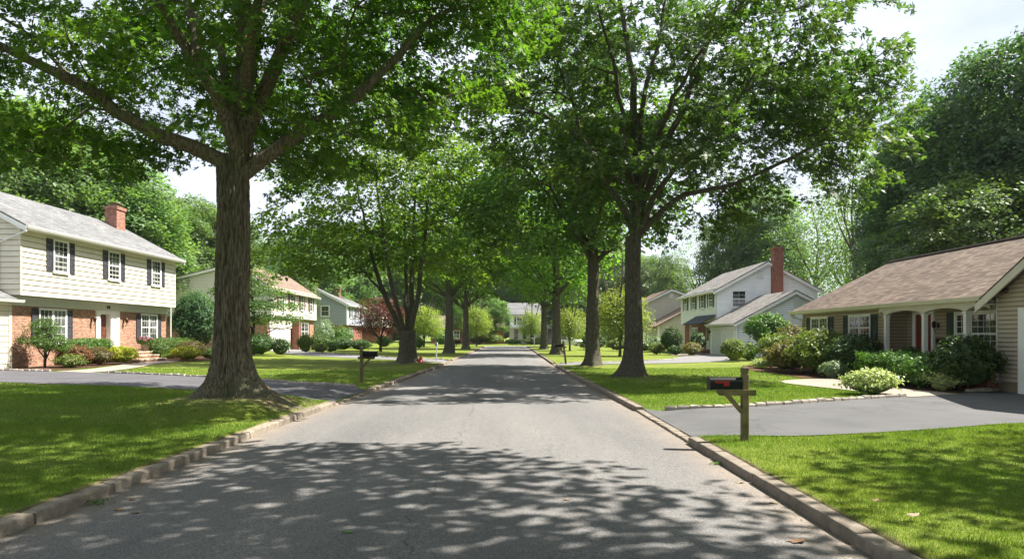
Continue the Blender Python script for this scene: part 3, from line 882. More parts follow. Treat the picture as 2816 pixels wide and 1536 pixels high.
def trunk(mb, x, y, z0, h, r0, r1, flare, rng, n=40, dz=0.12, bend=(0, 0), roots=6, ridge=0.03, rootamp=0.5, fh=0.5, tocurb=None):
    ph = [rng.uniform(0, 6.28) for _ in range(4)]
    rows = []; z = -0.35
    while z < h: rows.append(z); z += dz if z < h * 0.9 else dz * 1.5
    rows.append(h)
    b0 = len(mb.v)
    rk2 = [(rng.uniform(0, 6.28), rng.uniform(0.6, 1.25)) for _ in range(roots)]
    if tocurb: rk2 += tocurb
    for z in rows:
        t = max(0, z) / h
        rr = r0 + (r1 - r0) * t ** 0.8
        fz = math.exp(-max(z, -0.1) / fh)
        cx = x + bend[0] * math.sin(t * 3.0) + 0.02 * math.sin(z * 1.3 + ph[0]); cy = y + bend[1] * t
        for k in range(n):
            th = 2 * math.pi * k / n
            root = 0
            for a, am in rk2:
                d = math.atan2(math.sin(th - a), math.cos(th - a))
                root += am * math.exp(-(d / 0.27) ** 2)
            R_ = rr * (1 + flare * fz * 0.55) + r0 * rootamp * root * math.exp(-max(z, -0.2) / (fh * 0.62)) * flare
            nn = mnoise.noise(Vector((math.cos(th) * 1.6, math.sin(th) * 1.6, z * 0.55 + ph[1])))
            rg = mnoise.noise(Vector((math.cos(th) * 11, math.sin(th) * 11, z * 1.5 + ph[2] * 9)))
            rg2 = mnoise.noise(Vector((math.cos(th) * 24, math.sin(th) * 24, z * 6.5 + ph[3] * 9)))
            R_ *= 1 + 0.09 * nn
            R_ += ridge * (1 - 2.2 * abs(rg)) + ridge * 0.6 * rg2
            if n > 200:
                R_ += 0.075 * math.exp(-((z - 4.35) / 0.22) ** 2 - (math.atan2(math.sin(th + 1.0), math.cos(th + 1.0)) / 0.42) ** 2)
            mb.v.append((cx + R_ * math.cos(th), cy + R_ * math.sin(th), z0 + z))
    for i in range(len(rows) - 1):
        for k in range(n):
            k2 = (k + 1) % n
            mb.f.append((b0 + i*n + k, b0 + i*n + k2, b0 + (i+1)*n + k2, b0 + (i+1)*n + k))
    mb.f.append(tuple(b0 + (len(rows) - 1) * n + k for k in range(n)))

def spray_leaves(rng, atts, K, rad, rz, centre, droop=0.15):
    """leaves scattered on tilted flat sprays round each twig end"""
    n = len(atts)
    out = atts - centre; out[:, 2] *= 0.5
    out /= np.linalg.norm(out, axis=1)[:, None] + 1e-9
    nrm = np.array([0, 0, 1.0]) + out * 0.35 + rng.normal(0, 0.22, (n, 3))
    nrm /= np.linalg.norm(nrm, axis=1)[:, None]
    u = np.cross(nrm, rng.normal(0, 1, (n, 3))); u /= np.linalg.norm(u, axis=1)[:, None]; v = np.cross(nrm, u)
    sc = rng.uniform(0.65, 1.35, n)
    a = rng.uniform(0, 2 * np.pi, (n, K)); q = np.sqrt(rng.random((n, K))) * rad * sc[:, None]
    wz = rng.normal(0, rz, (n, K)) - droop * (q / rad) ** 2 * rad
    P = atts[:, None] + u[:, None] * (np.cos(a) * q)[..., None] + v[:, None] * (np.sin(a) * q)[..., None] + nrm[:, None] * wz[..., None]
    N = np.repeat(nrm[:, None], K, 1)
    O = np.repeat(out[:, None], K, 1)
    keep = rng.random((n, K)) < np.clip(sc[:, None] ** 2, 0, 1)
    return P[keep], N[keep], O[keep]

def make_tree(name, label, cat, group, x, y, limbs, ells, natt, mind, K, rad, rz, lsize, tmpl, lm, bm, seed, trunkargs, cut=None, sizefn=None, up=0.55, tip=0.011, step=0.55, minr=0.0, power=0.45, base=None, wob=0.06, void=-0.07, vs=0.42):
    rng = np.random.default_rng(seed); pr = random.Random(seed)
    z0 = zgf(x, y) if base is None else base
    T = thing(name, label, cat, (x, y, z0), group)
    mb = MB(); mb.smooth = True
    for ta in trunkargs: trunk(mb, rng=pr, **ta)
    atts = crown_points(rng, natt, ells, mind, power, cut, void, vs)
    P, r, ch, bn = grow(rng, limbs, atts, tip, step, wob=wob)
    limbs_mesh(mb, P, r, ch, minr)
    mb.build('trunk', bm, T)
    E = np.array(ells); cen = E[:, :3].mean(0)
    LP, LN, LO = spray_leaves(rng, atts, K, rad, rz, cen)
    if cut is not None and sizefn is None: pass
    sz = lsize if sizefn is None else lsize * sizefn(LP)
    me = leaves_mesh('crown', LP - np.array([x, y, z0]), LN, sz, tmpl, lm, rng, up, LO)
    link('crown', me, T)
    print(name, 'atts', len(atts), 'leaves', len(LP))
    return T

def offscreen(P, margin=0.4):
    """points a side-step of the camera would still not see"""
    return (P[:, 2] - H) > 0.50 * np.maximum(P[:, 1], 0.1) + margin

# ------------------------------------------------------------------ street trees
D1 = lambda a, b, Y: dp(a, b, Y)
limbsL1 = [
    ([(-6.15, 15.05, 4.95), D1(603, 415, 15.05), D1(608, 300, 15.1), D1(612, 180, 15.2), D1(620, 0, 15.4), D1(630, -200, 15.8), D1(640, -420, 16)], 0.28, 0.05),
    ([D1(600, 440, 15.0), D1(560, 405, 14.9), D1(480, 370, 14.7), D1(400, 335, 14.5), D1(290, 275, 14.2), D1(170, 190, 13.8), D1(0, 120, 13.4), D1(-180, 40, 13)], 0.19, 0.05),
    ([D1(604, 410, 15.0), D1(575, 320, 14.7), D1(540, 230, 14.4), D1(470, 120, 14.0), D1(400, 0, 13.5), D1(330, -140, 13)], 0.17, 0.05),
    ([D1(600, 330, 15.1), D1(560, 250, 15.3), D1(500, 120, 15.7), D1(470, -20, 16.2), D1(440, -200, 17)], 0.15, 0.05),
    ([D1(612, 340, 15.1), D1(650, 250, 14.9), D1(700, 150, 14.6), D1(765, 0, 14.2), D1(820, -160, 13.6)], 0.19, 0.05),
    ([D1(610, 440, 15.0), D1(660, 400, 15.0), D1(740, 345, 15.1), D1(830, 290, 15.3), D1(910, 225, 15.6), D1(1000, 140, 16), D1(1080, 50, 16.2), D1(1180, 15, 16.4)], 0.165, 0.04),
    ([D1(612, 300, 15.2), D1(640, 150, 16.5), D1(660, 20, 18), D1(690, -60, 19.8)], 0.13, 0.04),
    ([D1(600, 300, 15.0), D1(560, 160, 16.3), D1(500, 50, 17.8), D1(420, -20, 19.5)], 0.12, 0.04),
    ([D1(608, 280, 15.0), D1(640, 60, 13.3), D1(680, -260, 11.2)], 0.13, 0.04),
]
def cutL1(p):
    x, y, z = p
    dx, dy = x + 6.2, y - 15.0
    d = math.hypot(dx, dy)
    if z < 5.4 + 0.02 * d and d < 2.6: return False
    zmin = 4.9 + 0.16 * max(0, d - 1.5)
    if abs(dx) < 3.6 and dy < 1.0 and (math.sin(x * 91.7 + y * 37.1 + z * 53.3) > -0.1): return False
    if dx > 0: zmin = 5.0 + 0.30 * max(0, dx - 1.0)
    if y < 12: zmin = max(zmin, 5.0 + 0.25 * (12 - y))
    return z > zmin
def sz1(P): return np.where(offscreen(P), 1.35, 1.0)
make_tree('oak_tree', 'huge oak with furrowed flared trunk on the near lawn, its roots reaching the kerb', 'tree', 'street trees along the road', -6.15, 15.1,
          limbsL1, [(-6.5, 15.2, 9.8, 7.4, 7.2, 4.8), (-10.0, 14.2, 7.4, 4.4, 4.0, 2.6), (-3.0, 15.6, 8.2, 3.6, 3.6, 3.0), (-1.4, 16.2, 9.4, 2.6, 2.4, 1.6)], 1300, 0.58, 52, 0.44, 0.08, 0.14, LEAF3,
          M['leafL'], M['bark'], 11,
          [dict(x=-6.15, y=15.1, z0=0.33, h=5.3, r0=0.355, r1=0.325, flare=0.85, n=220, dz=0.04, roots=9, ridge=0.028, rootamp=0.8, fh=0.55, tocurb=[(-0.35, 2.1), (-0.8, 1.5), (3.3, 1.0)])],
          cut=cutL1, sizefn=sz1, tip=0.008, step=0.5, void=0.03, vs=0.5, power=0.33)

limbsR1 = [
    ([(4.4, 24.5, 4.2), D1(1600, 560, 24.5), D1(1602, 470, 24.5), D1(1600, 380, 24.6), D1(1592, 200, 24.8), D1(1570, 60, 25), D1(1530, -120, 25)], 0.21, 0.05),
    ([D1(1598, 600, 24.5), D1(1560, 510, 24.2), D1(1510, 430, 23.8), D1(1465, 340, 23.4), D1(1440, 250, 23), D1(1400, 150, 22.6)], 0.13, 0.03),
    ([D1(1603, 570, 24.5), D1(1640, 440, 24.7), D1(1690, 330, 25), D1(1750, 200, 25.4), D1(1790, 60, 25.8), D1(1830, -80, 26)], 0.15, 0.04),
    ([D1(1606, 580, 24.5), D1(1660, 470, 24.0), D1(1740, 385, 23.4), D1(1830, 290, 22.8), D1(1900, 180, 22.2)], 0.13, 0.03),
    ([D1(1606, 595, 24.5), D1(1660, 530, 24.5), D1(1730, 490, 24.3), D1(1850, 462, 24.0), D1(1960, 410, 23.7), D1(2080, 350, 23.4)], 0.12, 0.03),
    ([D1(1600, 520, 24.5), D1(1570, 400, 25.6), D1(1540, 280, 27), D1(1500, 170, 28.5)], 0.12, 0.03),
    ([D1(1602, 520, 24.5), D1(1640, 380, 26), D1(1700, 260, 27.8), D1(1780, 170, 29.5)], 0.12, 0.03),
    ([D1(1598, 500, 24.5), D1(1570, 330, 23), D1(1540, 150, 21.4), D1(1500, 0, 20)], 0.11, 0.03),
    ([D1(1602, 480, 24.5), D1(1660, 330, 22.8), D1(1740, 160, 21), D1(1850, 20, 19.4)], 0.11, 0.03),
    ([D1(1600, 450, 24.5), D1(1620, 260, 24), D1(1660, 80, 23.6), D1(1680, -60, 23.4)], 0.12, 0.03),
    ([D1(1598, 540, 24.5), D1(1530, 420, 24.9), D1(1440, 330, 25.3), D1(1340, 280, 25.8), D1(1250, 250, 26.2)], 0.10, 0.03),
]
def cutR1(p):
    x, y, z = p
    dx, dy = x - 4.4, y - 24.5
    d = math.hypot(dx, dy)
    if d < 1.6 and z < 7.0: return False
    if abs(dx) < 3.6 and dy < 1.0 and (math.sin(x * 91.7 + y * 37.1 + z * 53.3) > -0.1): return False
    zmin = 5.2 + (0.78 * max(0, -dx - 0.6) if dx < 0 else 0.16 * max(0, dx - 1))
    if dy < 0: zmin += 0.10 * (-dy)
    return z > zmin
def szR(P): return np.where(offscreen(P, 0.8), 1.3, 1.0)
make_tree('maple_tree', 'large maple with spreading limbs over the lawn behind the near black mailbox', 'tree', 'street trees along the road', 4.4, 24.5,
          limbsR1, [(5.6, 24.6, 10.8, 7.6, 7.2, 5.6), (9.2, 24.0, 8.8, 4.6, 4.5, 3.2), (1.6, 24.8, 9.6, 3.6, 4.0, 3.2), (4.0, 24, 7.5, 3.2, 3.2, 2.0)], 980, 0.74, 48, 0.54, 0.10, 0.185, LEAF3,
          M['leafR'], M['bark2'], 23,
          [dict(x=4.4, y=24.5, z0=0.22, h=5.0, r0=0.33, r1=0.265, flare=0.8, n=72, dz=0.07, roots=8, ridge=0.014, rootamp=0.8, fh=0.5)],
          cut=cutR1, sizefn=szR, tip=0.010, void=0.03, vs=0.42, power=0.33)

# the next pair of street trees
def radial_limbs(x, y, z0, zt, hfork, r, rng, n=7, spread=3.6, top=14, lead=0.16):
    L = [([(x, y, z0), (x + rng.uniform(-.1, .1), y, zt), (x + rng.uniform(-.5, .5), y + rng.uniform(-.5, .5), (zt + top) / 2), (x + rng.uniform(-.8, .8), y + rng.uniform(-.8, .8), top)], lead, 0.03)]
    for i in range(n):
        a = 6.283 * (i + rng.uniform(-.3, .3)) / n; zb = hfork + (zt - hfork) * rng.uniform(0, 1.4)
        s = spread * rng.uniform(0.8, 1.2); up = rng.uniform(0.7, 1.5)
        ca, sa = math.cos(a), math.sin(a)
        L.append(([(x, y, zb), (x + ca * s * .35, y + sa * s * .35, zb + 0.9 * up), (x + ca * s * .8, y + sa * s * .8, zb + 2.2 * up), (x + ca * s * 1.2, y + sa * s * 1.2, zb + 3.9 * up)], r * rng.uniform(.7, 1), 0.02))
    return L
rr = random.Random(31)
make_tree('maple_tree', 'maple with a dark upright trunk just beyond the large spreading maple, beside a pale driveway', 'tree', 'street trees along the road', 4.05, 33.6,
          radial_limbs(4.05, 33.6, 4.0, 6.2, 4.8, 0.12, rr, 8, 3.2, 14), [(3.6, 33.6, 10.2, 5.6, 5.6, 5.2), (1.2, 34.5, 8.6, 3.6, 4, 3)], 430, 1.0, 60, 0.72, 0.13, 0.27, LEAF2,
          M['leafR'], M['bark2'], 41, [dict(x=4.05, y=33.6, z0=0.2, h=6.4, r0=0.35, r1=0.24, flare=0.8, n=48, dz=0.1, roots=7, ridge=0.012, rootamp=0.6, fh=0.45)],
          cut=lambda p: p[2] > 6.0 - 0.12 * math.hypot(p[0] - 4, p[1] - 33.6), minr=0.014)
# multi-stemmed bright maple on the left
st = []
for (a, b, c) in ((-1.5, 0.3, 0.17), (-0.75, -0.8, 0.15), (0.1, 0.6, 0.20), (0.62, -0.3, 0.18), (-0.3, 1.2, 0.14)):
    st.append(([(-5.7, 38, 1.2), (-5.7 + a * .4, 38 + b * .4, 2.3), (-5.7 + a, 38 + b, 4.2), (-5.7 + a * 1.5, 38 + b * 1.6, 6.8), (-5.7 + a * 2.0, 38 + b * 2.2, 10.5)], c, 0.04))
st.append(([(-7.0, 38.2, 3.8), (-8.6, 38, 5.6), (-10.4, 37.7, 6.6), (-12, 37.4, 7.2)], 0.08, 0.02))
make_tree('maple_tree', 'bright green maple forking low into several stems, a red cone at its foot', 'tree', 'street trees along the road', -5.7, 38.0,
          st, [(-6.6, 38, 9.2, 6.8, 6.2, 5.6), (-10.6, 37.6, 6.4, 4.0, 4.0, 2.9), (-2.8, 38.6, 8.6, 3.8, 3.8, 4.2)], 580, 1.0, 62, 0.72, 0.12, 0.26, LEAF2,
          M['leafM'], M['bark2'], 53, [dict(x=-5.7, y=38, z0=0.2, h=1.75, r0=0.50, r1=0.42, flare=0.75, n=48, dz=0.1, roots=7, ridge=0.014, rootamp=0.6, fh=0.4)],
          cut=lambda p: p[2] > 4.6 + 0.10 * abs(p[0] + 7) and not (abs(p[0] + 5.7) < 2.2 and p[2] < 5.4), minr=0.014)
# smaller copies further up the street
rr = random.Random(5)
proto_s = make_tree('street_maple', 'tall street maple standing between the white post mailbox and a leaning green post', 'tree', 'street trees along the road', -5.0, 55.6,
          radial_limbs(-5.0, 55.6, 4.0, 5.6, 4.6, 0.12, rr, 8, 3.4, 14.5), [(-5.0, 55.6, 10.2, 5.8, 5.8, 5.4)], 330, 1.15, 54, 0.95, 0.16, 0.33, LEAF2,
          M['leafM'], M['bark2'], 61, [dict(x=-5.0, y=55.6, z0=0.2, h=5.8, r0=0.37, r1=0.26, flare=0.7, n=40, dz=0.12, roots=7, ridge=0.01, rootamp=0.6, fh=0.45)],
          cut=lambda p: p[2] > 5.3, minr=0.02)
SM = [(-4.95, 75.5, 1.0, 0.98, 'street maple on the left, second beyond the low forking maple'),
      (3.75, 55.8, 2.2, 1.05, 'street maple with a broad trunk behind the leaning mailbox post'),
      (3.7, 75.6, 4.0, 1.0, 'street maple nearest the far white post mailbox on the right'),
      (6.2, 90, 5.1, 0.9, 'slim street maple last in the row at the street corner'),
      ]
for (x, y, rz_, sc, lab) in SM:
    c = copy_tree(proto_s); c.location = (x, y, zgf(x, y)); c.rotation_euler.z = rz_; c.scale = (sc, sc, sc); c['label'] = lab
for (x, y, rz_, sc) in ((-7.2, -4.5, 1.0, 1.1), (5.0, -9.5, 2.4, 1.1), (-6.4, -15, 3.9, 1.1)):  # unseen trees added behind the camera to reduce sky fill on the road
    c = copy_tree(proto_s); c.location = (x, y, 0.13); c.rotation_euler.z = rz_; c.scale = (sc, sc, sc); c['label'] = 'unseen street maple added behind the viewer to cut sky light on the road'; c['group'] = 'unseen maples added to cut sky light'
# trees outside the frame, whose shadows lie on the road and lawns
make_tree('maple_tree', 'street maple whose crown shades the nearest stretch of road', 'tree', 'street trees along the road', 5.6, 4.0,
          radial_limbs(5.6, 4.0, 5.0, 8.5, 6.5, 0.14, rr, 8, 3.6, 16, 0.24), [(3.6, 4.3, 12.2, 7.8, 7.8, 3.9)], 640, 0.85, 46, 0.85, 0.16, 0.30, LEAF2,
          M['leafR'], M['bark2'], 71, [dict(x=5.6, y=4.0, z0=0.1, h=7.5, r0=0.36, r1=0.28, flare=0.7, n=32, dz=0.25, roots=6)], cut=lambda p: (p[2] - H) > 0.50 * p[1] + 1.6, minr=0.02, power=0.5, void=0.05, vs=0.8)

make_tree('maple_tree', 'lawn maple whose shade falls on the nearest right hand grass', 'tree', None, 15.5, 6.0,
          radial_limbs(15.5, 6.0, 3.5, 6.5, 5.0, 0.12, rr, 7, 3.0, 12, 0.2), [(14.5, 7.5, 9.6, 4.6, 4.6, 3.0)], 260, 1.05, 50, 0.9, 0.16, 0.27, LEAF2,
          M['leafR'], M['bark2'], 73, [dict(x=15.5, y=6.0, z0=0.1, h=6.0, r0=0.26, r1=0.2, flare=0.7, n=24, dz=0.25, roots=6)], cut=lambda p: (p[2] - H) > 0.50 * p[1] + 1.0 or p[0] > 0.9 * p[1], minr=0.02, power=0.5)

# ------------------------------------------------------------------ background trees: prototypes and copies
def bg_proto(name, seed, h, rx, zc, natt, K, rad, ls, lm, bm, clear, stems=1, tmpl=LEAF1, mind=1.2, r0=0.28, extra=None):
    rng_ = random.Random(seed)
    L = radial_limbs(0, 0, clear * 0.6, clear * 1.25, clear, 0.12, rng_, 7, rx * 0.55, h * 0.86, 0.17)
    ells = extra or [(0, 0, zc, rx, rx, h - zc), (rx * .35, -rx * .2, zc * .8, rx * .75, rx * .7, (h - zc) * .7), (-rx * .4, rx * .2, zc * .85, rx * .7, rx * .7, (h - zc) * .7), (0.2 * rx, 0.1 * rx, h * 0.78, rx * .55, rx * .55, h * .22)]
    T = make_tree(name, '-', 'tree', None, 0, 0, L, ells, natt, mind, K, rad, 0.22, ls, tmpl, lm, bm, seed,
                  [dict(x=0, y=0, z0=0, h=clear * 1.3, r0=r0, r1=r0 * .7, flare=0.5, n=16, dz=0.4, roots=5)], cut=lambda p: p[2] > clear * 0.75, minr=0.03, base=0.0, up=0.62, void=-9 if h < 8 else 0.0, vs=0.5)
    return T
PB = {}
PB['broad'] = bg_proto('broadleaf_tree', 101, 16, 6.0, 9.5, 620, 84, 0.85, 0.30, M['leafB'], M['bark2'], 3.4, mind=1.0)
PB['tall'] = bg_proto('broadleaf_tree', 102, 18, 4.8, 10.5, 600, 84, 0.85, 0.30, M['leafB'], M['bark2'], 4.0)
PB['dark'] = bg_proto('broadleaf_tree', 103, 17, 6.0, 9.5, 760, 90, 0.80, 0.27, M['leafD'], M['barkd'], 4.2)
PB['pale'] = bg_proto('pale_leaved_tree', 104, 16, 4.6, 9.5, 230, 40, 1.2, 0.26, M['leafP'], M['bark2'], 5.0, r0=0.24, mind=1.8)
PB['small'] = bg_proto('flowering_tree', 105, 5.2, 2.1, 3.3, 240, 46, 0.5, 0.16, M['leafY'], M['bark2'], 1.95, r0=0.09, mind=0.45)
used_p = set()
def bgtree(kind, x, y, h, label, group, w=1.0, rot=0.0, mat=None, cat='tree'):
    P = PB[kind]
    H0 = {'broad': 16, 'tall': 18, 'dark': 17, 'pale': 16, 'small': 5.2}[kind]
    if kind in used_p: c = copy_tree(P)
    else: c = P; used_p.add(kind)
    s = h / H0
    c.location = (x, y, zgf(x, y) - 0.05); c.rotation_euler.z = rot; c.scale = (s * w, s * w, s)
    tag(c, label, cat, group)
    return c
def bgd(kind, dx, top, Y, label, group, w=1.0, rot=0.0):
    x = (dx * 1.0932 - CX) * Y / FPX; h = H + (HZ - top * 1.0932) * Y / FPX
    bgtree(kind, x, Y, h, label, group, w, rot)
GL, GR, GE = 'trees behind the houses on the left', 'trees behind the houses on the right', 'trees closing the end of the street'
bgd('tall', -150, 170, 50, 'tall tree rising past the picture edge behind the cream and brick house', GL, 1.1, 0.3)
bgd('broad', -20, 245, 52, 'tall tree behind the near end of the cream house roof', GL, 0.95, 1.0)
bgd('tall', 110, 260, 58, 'tall tree above the middle of the grey roof of the cream house', GL, 1.1, 2.0)
bgd('broad', 215, 330, 60, 'broad tree directly behind the brick chimney of the cream house', GL, 0.85, 3.2)
bgd('tall', 305, 400, 60, 'tree rising just right of the brick chimney of the cream house', GL, 1.15, 4.1)
bgd('broad', 395, 480, 66, 'rounded tree above the far eave of the cream and brick house', GL, 0.85, 5.2)
bgd('tall', 470, 492, 70, 'light crowned tree above the gap between cream house and oak trunk', GL, 1.1, 0.9)
bgd('broad', 545, 500, 76, 'tree seen against the sky just left of the oak trunk', GL, 0.8, 2.5)
bgd('broad', 690, 585, 92, 'rounded tree over the roof of the house with maroon shutters', GL, 0.9, 0.2)
bgd('tall', 780, 570, 104, 'tree above the roof of the grey house on the left', GL, 1.2, 1.4)
bgd('broad', 870, 560, 118, 'tree behind the chimney of the grey house on the left', GL, 0.9, 2.2)
bgd('dark', 620, 600, 84, 'dark tree behind the oak trunk and the blue-white house', GL, 0.9, 3.0)
for i, (dx, top, Y, k) in enumerate([(960, 560, 128, 'tall'), (1030, 600, 140, 'broad'), (1110, 590, 136, 'tall'), (1190, 640, 148, 'broad'), (1260, 655, 150, 'dark'), (1330, 640, 146, 'broad'), (1400, 600, 138, 'tall'), (1470, 610, 134, 'dark'), (1540, 600, 128, 'broad')]):
    bgd(k, dx, top, Y, 'tall leafy tree closing the end of the street behind the far houses', GE, 1.15, i * 1.7)
bgd('broad', 1205, 735, 112, 'low rounded tree in front of the far brick house at the street end', GE, 1.5, 0.5)
bgd('dark', 1440, 690, 116, 'dark tree beside the far white house, behind the right hand trunks', GE, 1.2, 1.5)
bgd('broad', 1620, 640, 118, 'hazy rounded tree far behind the large maple trunk, low on the sky', GR, 1.0, 0.4)
bgd('broad', 1690, 628, 100, 'rounded tree above the greige house, low against the sky', GR, 0.6, 1.9)
bgd('pale', 1765, 560, 86, 'pale airy tree left of the white house roof', GR, 0.9, 2.9)
bgd('broad', 1845, 490, 80, 'tall green tree over the street end of the white house roof', GR, 0.6, 0.6)
bgd('tall', 1930, 462, 78, 'tall tree rising directly behind the white house ridge', GR, 0.85, 5.5)
bgd('pale', 2050, 455, 72, 'sparse pale tree with bare forked trunk right of the brick chimney', GR, 1.0, 4.4)
bgd('pale', 2130, 470, 66, 'thin pale tree between the white house and the beige ranch roof', GR, 0.85, 0.8)
bgd('pale', 2010, 600, 84, 'green tree filling the gap behind the white house chimney', GR, 1.0, 1.2)
bgd('pale', 2170, 540, 62, 'green tree behind the left end of the beige ranch roof', GR, 0.8, 3.4)
bgd('pale', 2150, 270, 60, 'tall airy light green tree reaching towards the large maple branches', GR, 0.6, 3.0)
bgd('dark', 2285, 330, 50, 'dark tree over the left slope of the brown shingle roof', GR, 0.62, 2.0)
bgd('dark', 2370, 245, 46, 'dense dark tree with a stepped crown above the brown shingle roof', GR, 0.8, 5.0)
bgd('dark', 2480, 130, 44, 'tallest dark tree above the beige ranch, its crown open to the sky', GR, 0.85, 0.4)
bgd('dark', 2590, 95, 40, 'dark tree cut by the picture edge above the ranch roof ridge', GR, 0.9, 3.8)
bgd('broad', 2460, 420, 36, 'low green tree close behind the ranch roof ridge', GR, 1.1, 1.3)
bgd('broad', 2330, 520, 44, 'low green tree close behind the left slope of the ranch roof', GR, 1.1, 4.5)

# small ornamental trees
bgtree('small', 8.1, 50.5, 5.1, 'yellow-green flowering tree behind the large maple trunk', 'yellow-green ornamental trees', 1.0, 0.0)
bgtree('small', 5.9, 68, 4.3, 'yellow-green flowering tree in front of the parked silver car', 'yellow-green ornamental trees', 1.0, 2.0)
bgtree('small', -10.9, 86, 5.2, 'pale trunked yellow-green tree behind the second street maple on the left', 'yellow-green ornamental trees', 1.15, 1.0)
bgtree('small', -4.7, 94, 5.6, 'small green tree at the far end of the left kerb', 'yellow-green ornamental trees', 0.85, 4.0)
bgtree('small', 3.3, 108, 5.5, 'small tree in front of the far white house portico', 'yellow-green ornamental trees', 0.9, 3.0)
rr = random.Random(8)
make_tree('japanese_maple', 'dark red japanese maple on the left lawn in front of the grey house', 'tree', None, -11.8, 62,
          [([(-11.8, 62, 0.3), (-11.75, 62, 1.3), (-11.6, 62.1, 2.6), (-11.5, 62, 4.0)], 0.12, 0.03)] +
          [([(-11.8, 62, 0.9 + 0.12 * i), (-11.8 + 0.8 * math.cos(i * 1.3), 62 + 0.8 * math.sin(i * 1.3), 1.9), (-11.8 + 1.5 * math.cos(i * 1.3), 62 + 1.5 * math.sin(i * 1.3), 3.3)], 0.055, 0.02) for i in range(5)],
          [(-11.9, 62, 3.6, 2.4, 2.0, 1.6), (-13.0, 62, 2.6, 1.6, 1.4, 1.0), (-10.6, 62, 2.6, 1.5, 1.2, 0.9)], 250, 0.5, 44, 0.42, 0.07, 0.14, LEAF1,
          M['leafRed'], M['barkd'], 83, [dict(x=-11.8, y=62, z0=0.2, h=1.3, r0=0.12, r1=0.1, flare=0.4, n=12, dz=0.2, roots=4, ridge=0.005)], minr=0.014, void=-9)
make_tree('dogwood_tree', 'layered green dogwood between the oak trunk and the house with maroon shutters', 'tree', None, -18.9, 50,
          [([(-18.9, 50, 0.3), (-18.8, 50, 2.2), (-18.9, 50.1, 4.2), (-19, 50, 6.4)], 0.12, 0.03)] +
          [([(-18.9, 50, 1.4 + 0.75 * i), (-18.9 + 1.7 * math.cos(i * 2.2), 50 + 1.4 * math.sin(i * 2.2), 2.1 + 0.75 * i), (-18.9 + 3.4 * math.cos(i * 2.2), 50 + 2.6 * math.sin(i * 2.2), 2.4 + 0.75 * i)], 0.06, 0.02) for i in range(6)],
          [(-19, 50, 6.0, 1.9, 1.9, 0.8), (-19, 50, 4.9, 3.0, 2.6, 0.45), (-18.9, 50, 3.9, 3.9, 3.0, 0.40), (-18.9, 50, 2.9, 4.1, 3.0, 0.35)], 330, 0.55, 48, 0.55, 0.05, 0.15, LEAF1,
          M['leafL'], M['barkd'], 87, [dict(x=-18.9, y=50, z0=0.2, h=2.0, r0=0.13, r1=0.1, flare=0.4, n=12, dz=0.2, roots=4, ridge=0.005)], minr=0.014, void=-9)

# ------------------------------------------------------------------ shrubs
def lump_dirs(rng, n):
    d = rng.normal(0, 1, (n, 3)); d[:, 2] = np.abs(d[:, 2]) * 1.0 - 0.35 * rng.random(n)
    return d / np.linalg.norm(d, axis=1)[:, None]

def shrub(name, x, y, rx, ry, h, m, label, ls=0.05, n=2500, lump=0.18, seed=0, box=False, loose=0.06, group=None, cat='shrub', z0=None, stem=0.0, tmpl=LEAF1, up=0.35, bare=0.0, rot=0.0):
    rng = np.random.default_rng(seed + int(abs(x * 31 + y * 17)))
    z = zgf(x, y) if z0 is None else z0
    d = lump_dirs(rng, n)
    hc = (h - stem) / 2
    if not box: lump *= 1.35
    def surf(d):
        if box:
            m_ = np.max(np.abs(d) * np.array([1, 1, 1]), axis=1)[:, None]
            q = d / (m_ ** 0.82)
        else: q = d
        w = np.array([mnoise.noise(Vector((a * 2.1 + x, b * 2.1 + y, c * 2.1))) + 1.0 * mnoise.noise(Vector((a * 5 + y, b * 5, c * 5 + x))) for a, b, c in d])
        return q * (1 + lump * w)[:, None]
    q = surf(d)
    tuft = np.array([mnoise.noise(Vector((a * 9 + x, b * 9, c * 9 + y))) for a, b, c in d])
    dep = 1 + rng.normal(0, loose, n) - rng.random(n) * 0.14 + np.clip(tuft, -0.3, 0.6) * (0.9 * loose + 0.05) * 2.2
    P = q * dep[:, None] * np.array([rx, ry, hc]); P[:, 2] += hc + stem
    P[:, 2] = np.maximum(P[:, 2], 0.01 + rng.random(n) * 0.05)
    N = d + np.array([0, 0, 0.5])
    me = leaves_mesh(name, P, N, ls * 1.35, tmpl, m, rng, up, d)
    # inner mass of twigs and leaves, so that the sky does not show through
    k1, k2 = 10, 16
    CV = []
    for i in range(k1 + 1):
        ph = math.pi * i / k1
        for j in range(k2):
            t = 2 * math.pi * j / k2
            CV.append((math.sin(ph) * math.cos(t), math.sin(ph) * math.sin(t), math.cos(ph)))
    CV = surf(np.array(CV)) * 0.80 * np.array([rx, ry, hc]); CV[:, 2] += hc + stem; CV[:, 2] = np.maximum(CV[:, 2], 0.0)
    cf = [(i*k2 + j, i*k2 + (j+1) % k2, (i+1)*k2 + (j+1) % k2, (i+1)*k2 + j) for i in range(k1) for j in range(k2)]
    nv = len(me.vertices)
    import bmesh
    bm = bmesh.new(); bm.from_mesh(me)
    vs = [bm.verts.new(tuple(v)) for v in CV]
    for f in cf: bm.faces.new([vs[i] for i in f])
    if stem > 0:
        for k in range(6):
            a = k * 1.05; b = [bm.verts.new((0.035 * math.cos(a), 0.035 * math.sin(a), 0)) for a in (a, a + 1.05)] + [bm.verts.new((0.03 * math.cos(a), 0.03 * math.sin(a), stem + 0.1)) for a in (a + 1.05, a)]
            bm.faces.new(b)
    bm.to_mesh(me); bm.free()
    o = link(name, me, None, (x, y, z)); o.rotation_euler.z = rot
    return tag(o, label, cat, group)

